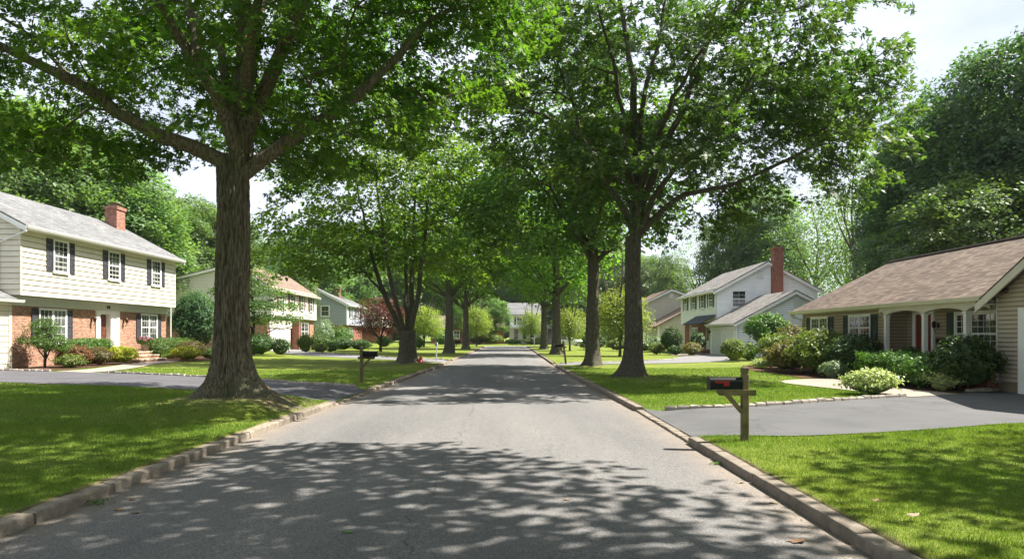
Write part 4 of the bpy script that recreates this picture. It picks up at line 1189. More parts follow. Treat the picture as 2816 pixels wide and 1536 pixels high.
S = shrub
GA = 'planting in front of the cream and brick house'
GG = 'planting in front of the beige ranch'
S('hedge', -20.75, 33.7, 0.5, 1.45, 1.25, M['sGreen'], 'clipped green hedge under the large ground floor window of the brick front', 0.055, 6000, 0.06, 1, True, 0.03, GA, 'hedge')
S('hedge', -20.6, 41.2, 0.55, 2.4, 1.25, M['sGreen'], 'clipped green hedge right of the front steps under the double window', 0.055, 8000, 0.06, 2, True, 0.03, GA, 'hedge')
S('shrub', -19.6, 30.75, 0.62, 0.6, 0.95, M['sRust'], 'rounded rust-coloured shrub left of the front steps', 0.05, 4200, 0.15, 3, group=GA)
S('shrub', -19.55, 32.3, 0.6, 0.6, 0.85, M['sOlive'], 'olive-brown shrub between the rust shrub and the lime shrub', 0.05, 4000, 0.15, 4, group=GA)
S('shrub', -19.2, 33.7, 0.7, 0.65, 0.85, M['sLime'], 'bright lime-yellow shrub just left of the stone steps', 0.055, 4500, 0.15, 5, group=GA)
S('shrub', -19.2, 29.7, 0.5, 0.45, 0.55, M['sYG'], 'low pale green shrub at the end of the mulch bed by the driveway', 0.06, 1800, 0.25, 6, group=GA, loose=0.12)
S('shrub', -18.2, 38.3, 0.72, 0.7, 0.8, M['sLime'], 'bright lime-yellow shrub just right of the stone steps', 0.055, 4500, 0.15, 7, group=GA)
S('shrub', -18.9, 40.3, 0.75, 0.75, 1.1, M['sOlive'], 'bronze-brown shrub behind the right hand lime shrub', 0.055, 4200, 0.15, 8, group=GA)
S('shrub', -18.2, 41.6, 0.8, 0.6, 0.6, M['sGreen'], 'low green shrub at the corner of the lawn below the dark holly', 0.06, 2600, 0.2, 9, group=GA)
S('holly_bush', -20.9, 45.2, 1.35, 1.35, 4.2, M['leafD'], 'large dark conical holly at the far corner of the cream house', 0.09, 13000, 0.16, 10, group=GA, loose=0.08, tmpl=LEAF2)
# small pruned pine-like tree by the driveway
T = make_tree('yew_tree', 'small pruned evergreen tree with bare stem in front of the brick wall', 'tree', GA, -20.45, 29.95,
          [([(-20.45, 29.95, 0.25), (-20.4, 29.95, 1.0), (-20.5, 29.9, 1.7), (-20.45, 29.95, 2.2)], 0.05, 0.02), ([(-20.4, 29.95, 0.6), (-20.1, 29.9, 1.2), (-19.9, 29.8, 1.7)], 0.035, 0.015), ([(-20.45, 29.95, 0.7), (-20.7, 29.8, 1.2), (-20.9, 29.8, 1.5)], 0.03, 0.015)],
          [(-20.45, 29.9, 1.95, 0.72, 0.75, 0.55), (-20.4, 29.8, 1.45, 1.0, 1.0, 0.32), (-20.1, 30.1, 1.15, 0.9, 0.9, 0.25)], 260, 0.2, 60, 0.17, 0.03, 0.055, LEAF1, M['sGreen'], M['barkd'], 91,
          [dict(x=-20.45, y=29.95, z0=0.2, h=0.8, r0=0.05, r1=0.05, flare=0.3, n=10, dz=0.1, roots=3, ridge=0.002)], tip=0.004, step=0.2, wob=0.015, power=0.6, void=-9)
# hydrangea in its pot on the steps
def hydrangea():
    T = thing('potted_hydrangea', 'potted hydrangea with pink and lilac flower heads on the front steps', 'potted plant', (-20.1, 37.55, 0.8), GA)
    m = MB(); m.smooth = True; m.lathe([(0.0, 0.0), (0.15, 0.0), (0.2, 0.3), (0.22, 0.3), (0.22, 0.34), (0.19, 0.34), (0.17, 0.28), (0, 0.28)], (-20.1, 37.55, 0.8), 16)
    m.build('pot', M['found'], T)
    rng = np.random.default_rng(3)
    d = lump_dirs(rng, 700); P = d * np.array([0.36, 0.36, 0.26]) + np.array([0, 0, 0.5])
    link('foliage', leaves_mesh('foliage', P, d, 0.11, LEAF2, M['sGreen'], rng, 0.5, d), T)
    fm = {'pink': paint('pink_petals', (0.62, 0.16, 0.30), 0.7, 0.2, 30, 0.1), 'lilac': paint('lilac_petals', (0.50, 0.40, 0.68), 0.7, 0.2, 30, 0.1), 'blue': paint('pale_blue_petals', (0.42, 0.48, 0.72), 0.7, 0.2, 30, 0.1)}
    for i in range(11):
        a = i * 2.4; r = 0.32 * math.sqrt((i + 1) / 11)
        col = 'pink' if i % 3 else 'lilac'
        if math.sin(a) > 0.4: col = 'blue' if i % 2 else 'lilac'
        c = np.array([r * math.cos(a), r * math.sin(a), 0.78 - 0.5 * r * r / 0.3 + 0.03 * math.sin(i * 5)])
        dd = rng.normal(0, 1, (120, 3)); dd /= np.linalg.norm(dd, axis=1)[:, None]
        link('flower_head', leaves_mesh('flower_head', c + dd * 0.085, dd, 0.045, LEAF1, fm[col], rng, 0.9), T)
hydrangea()

# planting of the ranch
S('rhododendron', 12.3, 27.0, 1.15, 1.35, 1.65, M['sYG'], 'big sunlit rhododendron under the double window furthest from the porch', 0.10, 4500, 0.22, 11, group=GG, tmpl=LEAF2, loose=0.09)
S('rhododendron', 11.75, 28.7, 0.85, 0.95, 1.25, M['sOlive'], 'olive-yellow shrub leaning out left of the big rhododendron', 0.10, 2600, 0.25, 12, group=GG, tmpl=LEAF2, loose=0.1)
S('yew_bush', 12.45, 24.75, 0.85, 0.95, 1.5, M['sDark'], 'dark rounded yew in front of the brick wainscot beside the porch', 0.06, 7000, 0.14, 13, group=GG)
S('shrub', 11.35, 24.0, 0.42, 0.4, 0.6, M['sGrey'], 'small grey-green shrub in front of the dark rounded yew', 0.06, 1500, 0.15, 14, group=GG)
S('variegated_shrub', 9.35, 17.75, 0.58, 0.5, 0.6, M['sVar'], 'cream and green variegated shrub at the corner of driveway and path', 0.065, 3400, 0.25, 15, group=GG, tmpl=LEAF2, loose=0.13)
S('variegated_shrub', 11.9, 18.75, 0.42, 0.42, 0.55, M['sVar'], 'smaller variegated shrub below the big yew by the garage wall', 0.06, 700, 0.3, 16, group=GG, tmpl=LEAF2, loose=0.16)
S('yew_hedge', 12.2, 21.0, 0.75, 2.0, 0.92, M['sGreen'], 'spreading yew hedge in front of the porch columns', 0.06, 15000, 0.2, 17, True, 0.07, GG, 'hedge')
S('yew_bush', 12.45, 18.7, 0.78, 0.72, 1.42, M['sDark'], 'big dark yew under the picture window beside the garage wall', 0.06, 10000, 0.2, 18, group=GG, loose=0.08)
S('yew_bush', 13.3, 22.6, 0.3, 0.8, 1.1, M['sDark'], 'low dark yew growing close to the porch columns', 0.06, 2500, 0.15, 19, group=GG)
S('rhododendron', 13.2, 33.5, 1.0, 0.95, 1.5, M['sYG'], 'yellow-green rhododendron past the far corner of the beige ranch', 0.11, 2600, 0.25, 20, group=GG, tmpl=LEAF2, loose=0.1)
S('shrub', 14.1, 34.2, 0.75, 0.75, 1.95, M['sOlive'], 'brown-topped shrub behind the yellow-green rhododendron', 0.09, 2600, 0.2, 21, group=GG)
S('shrub', 12.4, 31.2, 0.6, 0.55, 0.8, M['sGrey'], 'silvery grey-green shrub at the edge of the ranch bed', 0.06, 2200, 0.2, 22, group=GG, loose=0.12)
S('shrub', 11.6, 31.6, 0.42, 0.4, 0.4, M['sVar'], 'low whitish shrub at the lawn corner of the ranch bed', 0.06, 900, 0.25, 23, group=GG, loose=0.12)
# planting of the white house
GD = 'planting in front of the white house'
S('weeping_tree', 15.6, 41.5, 1.2, 1.2, 2.75, M['sGreen'], 'small weeping tree with mop of white-flecked leaves by the garage side wall', 0.12, 4200, 0.16, 24, group=GD, cat='tree', stem=0.75, tmpl=LEAF2, loose=0.06)
S('shrub', 12.9, 39.5, 0.68, 0.68, 1.25, M['sYG'], 'pink-tipped yellow-green shrub in front of the white garage doors', 0.08, 2800, 0.2, 25, group=GD)
S('shrub', 14.15, 40.5, 0.5, 0.5, 0.95, M['sGreen'], 'loose green shrub between the pink-tipped shrub and weeping tree', 0.09, 900, 0.3, 26, group=GD, loose=0.16)
S('topiary_yew', 12.5, 53.0, 0.78, 0.78, 2.1, M['sDark'], 'dark egg-shaped clipped yew left of the white house door', 0.09, 3000, 0.06, 27, group=GD, loose=0.03)
S('shrub', 13.2, 49.8, 0.6, 0.8, 0.95, M['sOlive'], 'low brownish shrub right of the egg-shaped yew', 0.08, 1800, 0.2, 28, group=GD)
S('shrub', 12.2, 50.6, 0.5, 0.5, 0.7, M['sDark'], 'low dark shrub in front of the egg-shaped yew', 0.08, 1500, 0.15, 29, group=GD)
S('yew_bush', 14.3, 52.2, 0.55, 0.6, 1.7, M['sDark'], 'upright dark yew in front of the white house window', 0.08, 2200, 0.15, 30, group=GD)
S('shrub', 11.6, 54.0, 0.6, 0.6, 0.85, M['sYG'], 'bright yellow-green shrub at the lawn edge left of the egg-shaped yew', 0.08, 1500, 0.25, 31, group=GD, loose=0.12)
S('ornamental_grass', 12.2, 61, 1.7, 1.2, 1.35, M['sGrey'], 'row of pale tall grasses by the greige house wall', 0.16, 3200, 0.15, 32, group=GD, cat='grass clump', loose=0.1)
# planting on the left, beyond the oak
GB = 'planting in front of the left hand houses'
for k, (x, y, rx, h, mm, lab) in enumerate([
    (-17.6, 47.9, 1.05, 1.5, 'sDark', 'large dark shrub beside the white garage door, next to the oak trunk'),
    (-15.9, 47.2, 0.62, 1.15, 'sDark', 'round dark shrub in front of the white garage door'),
    (-16.0, 53.2, 0.55, 1.45, 'sYG', 'weeping yellow-green shrub at the brick corner by the garage door'),
    (-16.8, 60.0, 0.95, 1.45, 'sGreen', 'large rounded green shrub under the maroon shutter window'),
    (-15.4, 55.2, 0.62, 0.75, 'sYG', 'low yellow-green shrub at the edge of the left pale driveway'),
    (-14.9, 56.6, 0.55, 0.8, 'sGreen', 'clipped dark green ball shrub right of the low yellow-green shrub'),
    (-18.3, 67.0, 1.0, 2.9, 'sGrey', 'tall loose grey-green shrub below the grey gable wall'),
    (-16.8, 68.0, 1.1, 2.3, 'sGreen', 'weeping green shrub at the grey house corner'),
    (-15.9, 64.0, 1.2, 1.2, 'sDark', 'spreading dark shrub below the grey house corner'),
    (-14.2, 64.5, 1.0, 1.0, 'sDark', 'dark shrub right of the spreading dark shrub'),
    (-14.5, 78.0, 0.85, 1.3, 'sGreen', 'rounded hedge shrub behind the red maple'),
    (-12.4, 80.0, 0.65, 1.0, 'sYG', 'light green ball shrub right of the red maple'),
    (-11.6, 84.0, 0.7, 1.4, 'sGreen', 'upright green shrub left of the forking maple trunk'),
    (-10.2, 76.0, 0.5, 1.1, 'sGreen', 'clipped round shrub right of the forking maple trunk'),
    (-9.5, 96.0, 1.6, 2.2, 'sDark', 'dark spreading shrub beyond the white post mailbox')]):
    S('shrub', x, y, rx, rx, h, M[mm], lab, 0.09, 2000, 0.15, 40 + k, group=GB)
GF = 'shrubs at the far end of the street'
for k, (x, y, rx, h, mm, lab) in enumerate([
    (-3.2, 116, 1.9, 1.7, 'sYG', 'light green clipped shrub in front of the far brick house'),
    (-5.6, 116, 1.3, 1.2, 'sDark', 'dark shrub left of the clipped shrub at the far brick house'),
    (4.0, 112, 2.3, 1.1, 'sYG', 'yellow-green hedge in front of the far white house'),
    (0.4, 108, 1.2, 0.8, 'sGreen', 'low green shrub on the lawn before the far white house'),
    (8.3, 74.0, 0.7, 0.9, 'sYG', 'light green shrub between two right hand street maples'),
    (8.6, 70.0, 1.3, 1.5, 'sDark', 'dark shrub behind the second right hand street maple'),
    (10.4, 66.0, 1.0, 1.1, 'sYG', 'pale yellow shrub left of the large maple trunk'),
    (11.8, 66.0, 1.1, 0.9, 'sDark', 'low dark shrub left of the tall grasses')]):
    S('shrub', x, y, rx, rx * 0.8, h, M[mm], lab, 0.14, 1500, 0.15, 70 + k, group=GF)

for k, (x, y, rx, h) in enumerate([(-34, 112, 6, 4), (-22, 134, 6, 4.2), (-13, 140, 5, 3.8), (-4, 142, 5, 4), (12, 140, 5.5, 4), (20, 128, 5, 4.4), (28, 118, 6, 4), (14.5, 108, 4, 3), (26, 98, 4.5, 3.4), (34, 84, 5, 4), (30, 66, 4, 3.4), (-40, 84, 5, 4), (-36, 62, 4.5, 3.6), (-34, 48, 4, 3.2), (25, 46, 3.5, 3)]):
    S('thicket', x, y, rx, rx * 0.6, h, M['leafB' if k % 2 else 'leafD'], 'rough green thicket between the tree trunks behind the houses', 0.3, 2600, 0.3, 120 + k, group='thickets behind the houses', cat='bush', loose=0.12)

# ------------------------------------------------------------------ houses
def mpx(X, sg):            # wall facing +-X : u = y
    return lambda u, z, o: (X + sg * o, u, z)
def mpy(Y, sg):            # wall facing +-Y : u = x
    return lambda u, z, o: (u, Y + sg * o, z)

def lap(mb, mp, z0, z1, step, rng_fn, lipo=0.03):
    z = z0
    while z < z1 - 1e-4:
        t = min(z + step, z1)
        a0, b0 = rng_fn(z); a1, b1 = rng_fn(t)
        if b0 - a0 < 0.02: break
        if b1 - a1 < 0: a1 = b1 = (a1 + b1) / 2
        mb.quad(mp(a0, z, lipo), mp(b0, z, lipo), mp(b1, t, 0), mp(a1, t, 0))
        mb.quad(mp(a0, z, 0), mp(b0, z, 0), mp(b0, z, lipo), mp(a0, z, lipo))
        z = t

def window(T, mp, uc, z0, z1, w, cols=3, rows=2, units=1, shutters=None, sw=0.42, glass='glass', sill=True, oo=0.02, depth=0.05, frame='white', fw=0.07):
    f = MB(); g = MB()
    a, b = uc - w / 2, uc + w / 2
    o0, o1 = oo - 0.015, oo + depth
    f.mbox(mp, a - fw, a, z0 - fw, z1 + fw, o0, o1); f.mbox(mp, b, b + fw, z0 - fw, z1 + fw, o0, o1)
    f.mbox(mp, a + 0.001, b - 0.001, z1, z1 + fw, o0, o1); f.mbox(mp, a + 0.001, b - 0.001, z0 - fw, z0, o0, o1)
    if sill: f.mbox(mp, a - fw - 0.03, b + fw + 0.03, z0 - fw - 0.035, z0 - fw - 0.001, o0, o1 + 0.04)
    uw = w / units
    for k in range(units):
        ua, ub = a + k * uw, a + (k + 1) * uw
        if k: f.mbox(mp, ua - 0.035, ua + 0.035, z0 + 0.001, z1 - 0.001, o0 + 0.002, o1 - 0.004)
        ua += 0.035 if k else 0; ub -= 0.035 if k < units - 1 else 0
        zm = (z0 + z1) / 2
        for (p, q, oi) in ((z0, zm, 0.0), (zm, z1, 0.012)):
            s = 0.032
            e0, e1 = oo + oi, oo + oi + 0.02
            f.mbox(mp, ua + .001, ua + s, p + .001, q - .001, e0, e1); f.mbox(mp, ub - s, ub - .001, p + .001, q - .001, e0, e1)
            f.mbox(mp, ua + s, ub - s, q - s, q - .001, e0, e1); f.mbox(mp, ua + s, ub - s, p + .001, p + s, e0, e1)
            g0 = oo + oi + 0.006
            g.quad(mp(ua + s, p + s, g0), mp(ub - s, p + s, g0), mp(ub - s, q - s, g0), mp(ua + s, q - s, g0))
            for i in range(1, cols):
                u = ua + s + (ub - ua - 2 * s) * i / cols
                f.mbox(mp, u - 0.007, u + 0.007, p + s, q - s, e0 + .008, e1 - .004)
            for i in range(1, rows):
                z = p + s + (q - p - 2 * s) * i / rows
                f.mbox(mp, ua + s, ub - s, z - 0.007, z + 0.007, e0 + .009, e1 - .003)
    wo = f.build('window', M[frame], T)
    g.build('pane', M[glass], wo)
    if shutters:
        for s0 in (a - fw - 0.02 - sw, b + fw + 0.02):
            h = MB(); s1 = s0 + sw; e = 0.05
            za, zb = z0 - fw * 0.5, z1 + fw * 0.5; zm = (za + zb) / 2
            h.mbox(mp, s0, s0 + e, za, zb, oo, oo + 0.035); h.mbox(mp, s1 - e, s1, za, zb, oo, oo + 0.035)
            for zz in (za, zm - 0.03, zb - 0.06): h.mbox(mp, s0 + e, s1 - e, zz, zz + 0.06, oo + .001, oo + 0.034)
            h.mbox(mp, s0 + e, s1 - e, za + .06, zb - .06, oo, oo + 0.006)
            n = int((zb - za) / 0.055)
            for i in range(1, n):
                z = za + 0.06 + (zb - za - 0.12) * i / n
                if abs(z - zm) < 0.04: continue
                h.quad(mp(s0 + e, z - .02, oo + .03), mp(s1 - e, z - .02, oo + .03), mp(s1 - e, z + .018, oo + .008), mp(s0 + e, z + .018, oo + .008))
            h.build('shutter', M[shutters], T)

def slope(mb, xa, za, xb, zb, y0, y1, th=0.12):
    """roof slope with ridge along Y between eave (xa,za) and ridge (xb,zb)"""
    prof = [(xa, za), (xb, zb), (xb, zb - th), (xa, za - th)]
    mb.prism(prof, lambda p, q, t: (p, t, q), y0, y1)

def gutter(T, xa, za, sg, y0, y1, m, down=None):
    g = MB()
    g.prism([(xa, za), (xa + sg * 0.12, za + 0.01), (xa + sg * 0.12, za - 0.03), (xa + sg * 0.08, za - 0.12), (xa, za - 0.12)], lambda p, q, t: (p, t, q), y0, y1)
    g.build('gutter', m, T)

def lantern(T, mp, u, z, m='bronze', s=1.0):
    l = MB(); l.smooth = False
    l.mbox(mp, u - 0.05 * s, u + 0.05 * s, z - 0.10 * s, z + 0.10 * s, 0.02, 0.04)
    l.mbox(mp, u - 0.012, u + 0.012, z + 0.04 * s, z + 0.07 * s, 0.04, 0.20 * s)
    c = [mp(u, z - 0.10 * s + 0.30 * s * t, 0.20 * s) for t in (0, 0.12, 0.7, 0.85, 1.0)]
    l.tube(c, [0.03 * s, 0.07 * s, 0.09 * s, 0.06 * s, 0.01], 6)
    l.tube([mp(u, z - 0.1 * s, 0.2 * s), mp(u, z - 0.32 * s, 0.12 * s)], [0.014, 0.012], 5)
    l.build('wall_lantern', M[m], T)

def brick_wall(mb, mp, u0, u1, z0, z1, th=0.0):
    mb.quad(mp(u0, z0, th), mp(u1, z0, th), mp(u1, z1, th), mp(u0, z1, th))

def chimney(T, x0, x1, y0, y1, z0, z1, m='brick', name='chimney'):
    c = MB(); c.box(x0, x1, y0, y1, z0, z1 - 0.18); c.box(x0 - 0.06, x1 + 0.06, y0 - 0.06, y1 + 0.06, z1 - 0.18, z1)
    o = c.build(name, M[m], T)
    f = MB(); f.box(x0 + 0.05, x1 - 0.05, y0 + 0.05, y1 - 0.05, z1, z1 + 0.05)
    f.box(x0 + 0.2, x1 - 0.2, y0 + 0.2, y1 - 0.2, z1 + 0.05, z1 + 0.2)
    f.box(x0 + 0.05, x1 - 0.05, y0 + 0.05, y1 - 0.05, z1 + 0.22, z1 + 0.25)
    f.build('chimney_cap', M['found'], o)
    return o

# ---- A: cream and brick house, left
def house_a():
    g0 = 0.2
    T = thing('cream_brick_house', 'two storey house with cream boards above orange brick and a grey roof', 'house', (-25, 36, g0))
    Y0, Y1 = 29.1, 42.5; XU, XB, XR = -20.9, -21.45, -24.7; XBK = -28.6
    ze, zr, zb = 6.36, 8.62, 3.39
    ey = 0.30
    w = MB()
    lap(w, mpx(XU, 1), zb, 6.45, 0.235, lambda z: (Y0, Y1))
    def gab(z):
        if z < 6.36: return (XBK, XU)
        t = (z - 6.36) / (zr - 6.36); return (XBK + (XR - XBK) * t, XU + (XR - XU) * t)
    lap(w, mpy(Y0, -1), zb, zr - 0.15, 0.235, gab)
    lap(w, mpy(Y1, 1), zb, zr - 0.15, 0.235, gab)
    lap(w, mpx(XBK, -1), zb, 6.4, 0.235, lambda z: (Y0, Y1))
    w.quad((XBK, Y0, zb), (XU + .02, Y0, zb), (XU + .02, Y1, zb), (XBK, Y1, zb))
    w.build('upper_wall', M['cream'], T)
    cb = MB(); cb.box(XU - 0.05, XU + 0.03, Y0 - 0.03, Y0 + 0.06, zb, 6.3); cb.box(XU - 0.05, XU + 0.03, Y1 - 0.06, Y1 + 0.03, zb, 6.3)
    cb.build('corner_board', M['cream'], T)
    b = MB()
    D0, D1 = 35.25, 37.35
    mp = mpx(XB, 1)
    for (a, c) in ((Y0 + 0.1, D0 + 0.1), (D1 - 0.1, Y1)): brick_wall(b, mp, a, c, g0 - 0.2, 3.0)
    brick_wall(b, mpy(Y1, 1), XBK, XB, g0 - 0.2, 3.0); brick_wall(b, mpy(Y0 + 0.1, -1), XBK, XB, g0 - 0.2, 3.0)
    b.build('brick_wall', M['brick'], T)
    fr = MB(); fr.box(XB - 0.1, XB + 0.06, Y0 + 0.08, Y1 + 0.02, 2.98, zb - 0.003)
    fr.build('frieze_board', M['gtrim'], T)
    # door recess
    d = MB(); xi = XB - 0.26; y0, y1 = 35.7, 36.6; zf = 0.82
    d.box(XB - .02, XB + 0.07, D0, D0 + 0.28, zf, 2.975); d.box(XB - .02, XB + 0.07, D1 - 0.28, D1, zf, 2.975)
    d.box(XB - .02, XB + 0.05, D0 + .28, D1 - .28, 2.78, 2.975)
    d.box(xi, XB + 0.02, D0 + 0.28, y0, zf, 2.78); d.box(xi, XB + 0.02, y1, D1 - 0.28, zf, 2.78)
    for yy in (y1 + 0.08, y1 + 0.2): d.box(XB + 0.021, XB + 0.05, yy, yy + 0.05, zf, 2.78)
    d.box(xi - .02, XB, D0 + .2, D1 - .2, zf - 0.1, zf)
    d.build('door_surround', M['white'], T)
    dr = MB(); dr.box(xi - 0.05, xi, y0 + .002, y1 - .002, zf + .002, 2.775)
    for zz in (zf + 0.15, zf + 0.85, zf + 1.4):
        for yy in (y0 + 0.1, y0 + 0.55): dr.box(xi, xi + 0.02, yy, yy + 0.35, zz, zz + 0.45)
    do = dr.build('front_door', M['doorb'], T)
    kn = MB(); kn.smooth = True; kn.tube([(xi, y0 + 0.08, zf + 1.0), (xi + 0.07, y0 + 0.08, zf + 1.0)], [0.02, 0.03], 8); kn.build('door_knob', M['bronze'], do)
    # house number
    tx = bpy.data.curves.new('house_number', 'FONT'); tx.body = '308'; tx.size = 0.24; tx.extrude = 0.008; tx.align_x = 'CENTER'
    tx.materials.append(M['black'])
    t0 = bpy.data.objects.new('house_number', tx); COL.objects.link(t0)
    me = bpy.data.meshes.new_from_object(t0.evaluated_get(bpy.context.evaluated_depsgraph_get()))
    bpy.data.objects.remove(t0)
    to = bpy.data.objects.new('house_number', me); COL.objects.link(to); to.parent = T
    to.location = (XB + 0.068 + 25, 36.3 - 36, 3.08 - g0); to.rotation_euler = (R(90), 0, R(90))
    # windows
    for yc in (31.68, 35.93, 40.18): window(T, mpx(XU, 1), yc, 4.62, 6.02, 0.95, 3, 3, 1, 'shut', 0.42, 'glass2')
    window(T, mp, 31.95, 1.35, 2.86, 1.8, 3, 2, 2, 'shut', 0.42, 'glass2')
    window(T, mp, 40.45, 1.42, 2.86, 1.7, 3, 2, 2, 'shut', 0.42, 'glass2')
    lantern(T, mp, 34.9, 2.45); lantern(T, mp, 37.8, 2.45)
    # roof
    r = MB(); xe = XU + 0.45
    sl = (zr - ze) / (xe - XR)
    slope(r, xe, ze, XR, zr, Y0 - ey, Y1 + ey, 0.09)
    slope(r, XBK - 0.4, zr - (XR - XBK + 0.4) * sl, XR, zr, Y0 - ey, Y1 + ey, 0.09)
    ro = r.build('roof', M['roofg'], T)
    chimney(ro, -24.3, -23.6, 40.9, 41.8, 7.4, 9.4, 'brickm')
    for yy in (Y0 - ey - 0.02, Y1 + ey - 0.03):
        rc = MB()
        rc.prism([(xe + .02, ze - 0.09), (XR, zr - 0.09), (XR, zr - 0.30), (xe + .02, ze - 0.30)], lambda p, q, t: (p, t, q), yy, yy + 0.05)
        rc.prism([(XBK - .4, zr - (XR - XBK + 0.4) * sl - 0.09), (XR, zr - 0.09), (XR, zr - 0.30), (XBK - .4, zr - (XR - XBK + 0.4) * sl - 0.30)], lambda p, q, t: (p, t, q), yy, yy + 0.05)
        rc.build('rake_board', M['white'], T)
    rc = MB(); rc.box(XU, xe - 0.02, Y0 - ey + .03, Y1 + ey - .03, ze - 0.16, ze - 0.13)
    rc.build('soffit', M['white'], T)
    gutter(T, xe - 0.01, ze - 0.04, 1, Y0 - ey, Y1 + ey, M['gutter'])
    dn = MB(); dn.smooth = False
    dn.tube([(xe + 0.03, Y0 - 0.22, ze - 0.12), (xe - .05, Y0 - 0.2, ze - 0.25), (XU - 0.9, Y0 - 0.08, ze - 0.75), (XU - 0.9, Y0 - 0.08, 3.5)], 0.045, 6)
    dn.build('downspout', M['gutter'], T); dn = MB()
    dn.tube([(xe + 0.03, Y1 + 0.2, ze - 0.12), (XU + .05, Y1 + 0.1, ze - 0.4), (XU - 0.3, Y1 + 0.08, ze - 0.5), (XU - 0.3, Y1 + .08, 0.4)], 0.045, 6)
    dn.build('downspout', M['gutter'], T)
    # garage wing towards the camera
    gw = MB(); gx = -21.35
    lap(gw, mpx(gx, 1), 0.25, 3.15, 0.235, lambda z: (22, 29.12))
    def gb2(z):
        if z < 3.15: return (-28.6, gx)
        t = (z - 3.15) / 2.0; return (-28.6 + 3.6 * t, gx - 3.6 * t)
    lap(gw, mpy(22, -1), 0.25, 5.1, 0.235, gb2)
    gw.box(gx - 0.02, gx + 0.045, 29.0, 29.17, 0.2, 3.14)
    gw.build('garage_wall', M['cream'], T)
    gd = MB(); gd.box(gx + 0.02, gx + 0.05, 25.6, 28.35, 0.2, 2.5)
    gd.build('garage_door', M['white'], T)
    gr = MB(); slope(gr, gx + 0.35, 3.24, gx - 3.65, 5.3, 21.7, 29.08, 0.09); slope(gr, -29, 3.24, gx - 3.65, 5.3, 21.7, 29.08, 0.09)
    gr.build('garage_roof', M['roofg'], T)
    g2 = MB(); g2.prism([(gx + 0.34, 3.2), (gx + 0.46, 3.2), (gx + 0.42, 3.08), (gx + 0.0, 3.08), (gx, 3.11)], lambda p, q, t: (p, t, q), 21.7, 29.4)
    g2.build('gutter', M['gutter'], T)
    # steps
    s = MB()
    for i, (xf, zt) in enumerate(((-19.9, 0.80), (-19.5, 0.62), (-19.1, 0.43))):
        s.box(XB + 0.08, xf - 0.03, 35.2 - 0.0 + 0.003 * i, 37.9 - 0.003 * i, 0.1 - i * .01, zt - 0.07)
    so = s.build('step', M['brick'], T)
    s2 = MB(); prev = XB + 0.075
    for (xf, zt, a) in ((-19.9, 0.80, prev), (-19.5, 0.62, -19.935), (-19.1, 0.43, -19.535)):
        s2.box(a, xf, 35.16, 37.94, zt - 0.065, zt)
    s2.build('step_slab', M['slab'], so)
house_a()

# ---- generic gabled house with the ridge along Y
def gable_house(name, label, X_front, sg, depth, Y0, Y1, ze, XR, zr, wallm, roofm, g0=0.2, step=0.16, lower=None, zb=None, inset=0.45, ov=0.35, Xback=None, back_z=None):
    """sg = +1 when the street front faces +X"""
    XBK = Xback if Xback is not None else X_front - sg * depth
    T = thing(name, label, 'house', ((X_front + XBK) / 2, (Y0 + Y1) / 2, g0))
    w = MB(); lo = zb if zb else g0
    zbk = back_z if back_z is not None else ze
    lap(w, mpx(X_front, sg), lo, ze + 0.08, step, lambda z: (Y0, Y1))
    lap(w, mpx(XBK, -sg), lo if not zb else g0, zbk, step, lambda z: (Y0, Y1))
    def gab(z):
        a = X_front if z < ze else X_front + (XR - X_front) * (z - ze) / (zr - ze)
        b = XBK if z < zbk else XBK + (XR - XBK) * (z - zbk) / (zr - zbk)
        return (min(a, b), max(a, b))
    lap(w, mpy(Y0, -1), lo, zr - 0.1, step, gab)
    lap(w, mpy(Y1, 1), lo, zr - 0.1, step, gab)
    if zb: w.quad((XBK, Y0, zb), (X_front, Y0, zb), (X_front, Y1, zb), (XBK, Y1, zb))
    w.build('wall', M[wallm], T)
    if zb:
        b = MB(); xi = X_front - sg * inset
        brick_wall(b, mpx(xi, sg), Y0, Y1, g0 - 0.2, zb)
        brick_wall(b, mpy(Y0 + 0.01, -1), min(xi, XBK), max(xi, XBK), g0 - 0.2, zb)
        b.build('lower_wall', M[lower], T)
    r = MB(); xe = X_front + sg * ov
    s1 = (zr - ze) / abs(X_front - XR); s2 = (zr - zbk) / abs(XBK - XR)
    slope(r, xe, zr - s1 * abs(xe - XR), XR, zr, Y0 - 0.3, Y1 + 0.3, 0.1)
    xb = XBK - sg * ov
    slope(r, xb, zr - s2 * abs(xb - XR), XR, zr, Y0 - 0.3, Y1 + 0.3, 0.1)
    ro = r.build('roof', M[roofm], T)
    for yy in (Y0 - 0.33, Y1 + 0.28):
        t = MB()
        for (xx, ss) in ((xe, s1), (xb, s2)):
            zz = zr - ss * abs(xx - XR)
            t.prism([(xx, zz - 0.1), (XR, zr - 0.1), (XR, zr - 0.3), (xx, zz - 0.3)], lambda p, q, tt: (p, tt, q), yy, yy + 0.05)
        t.build('rake_board', M['white'], T)
    gutter(T, xe, zr - s1 * abs(xe - XR) - 0.03, sg, Y0 - 0.3, Y1 + 0.3, M['gutter'])
    return T, ro

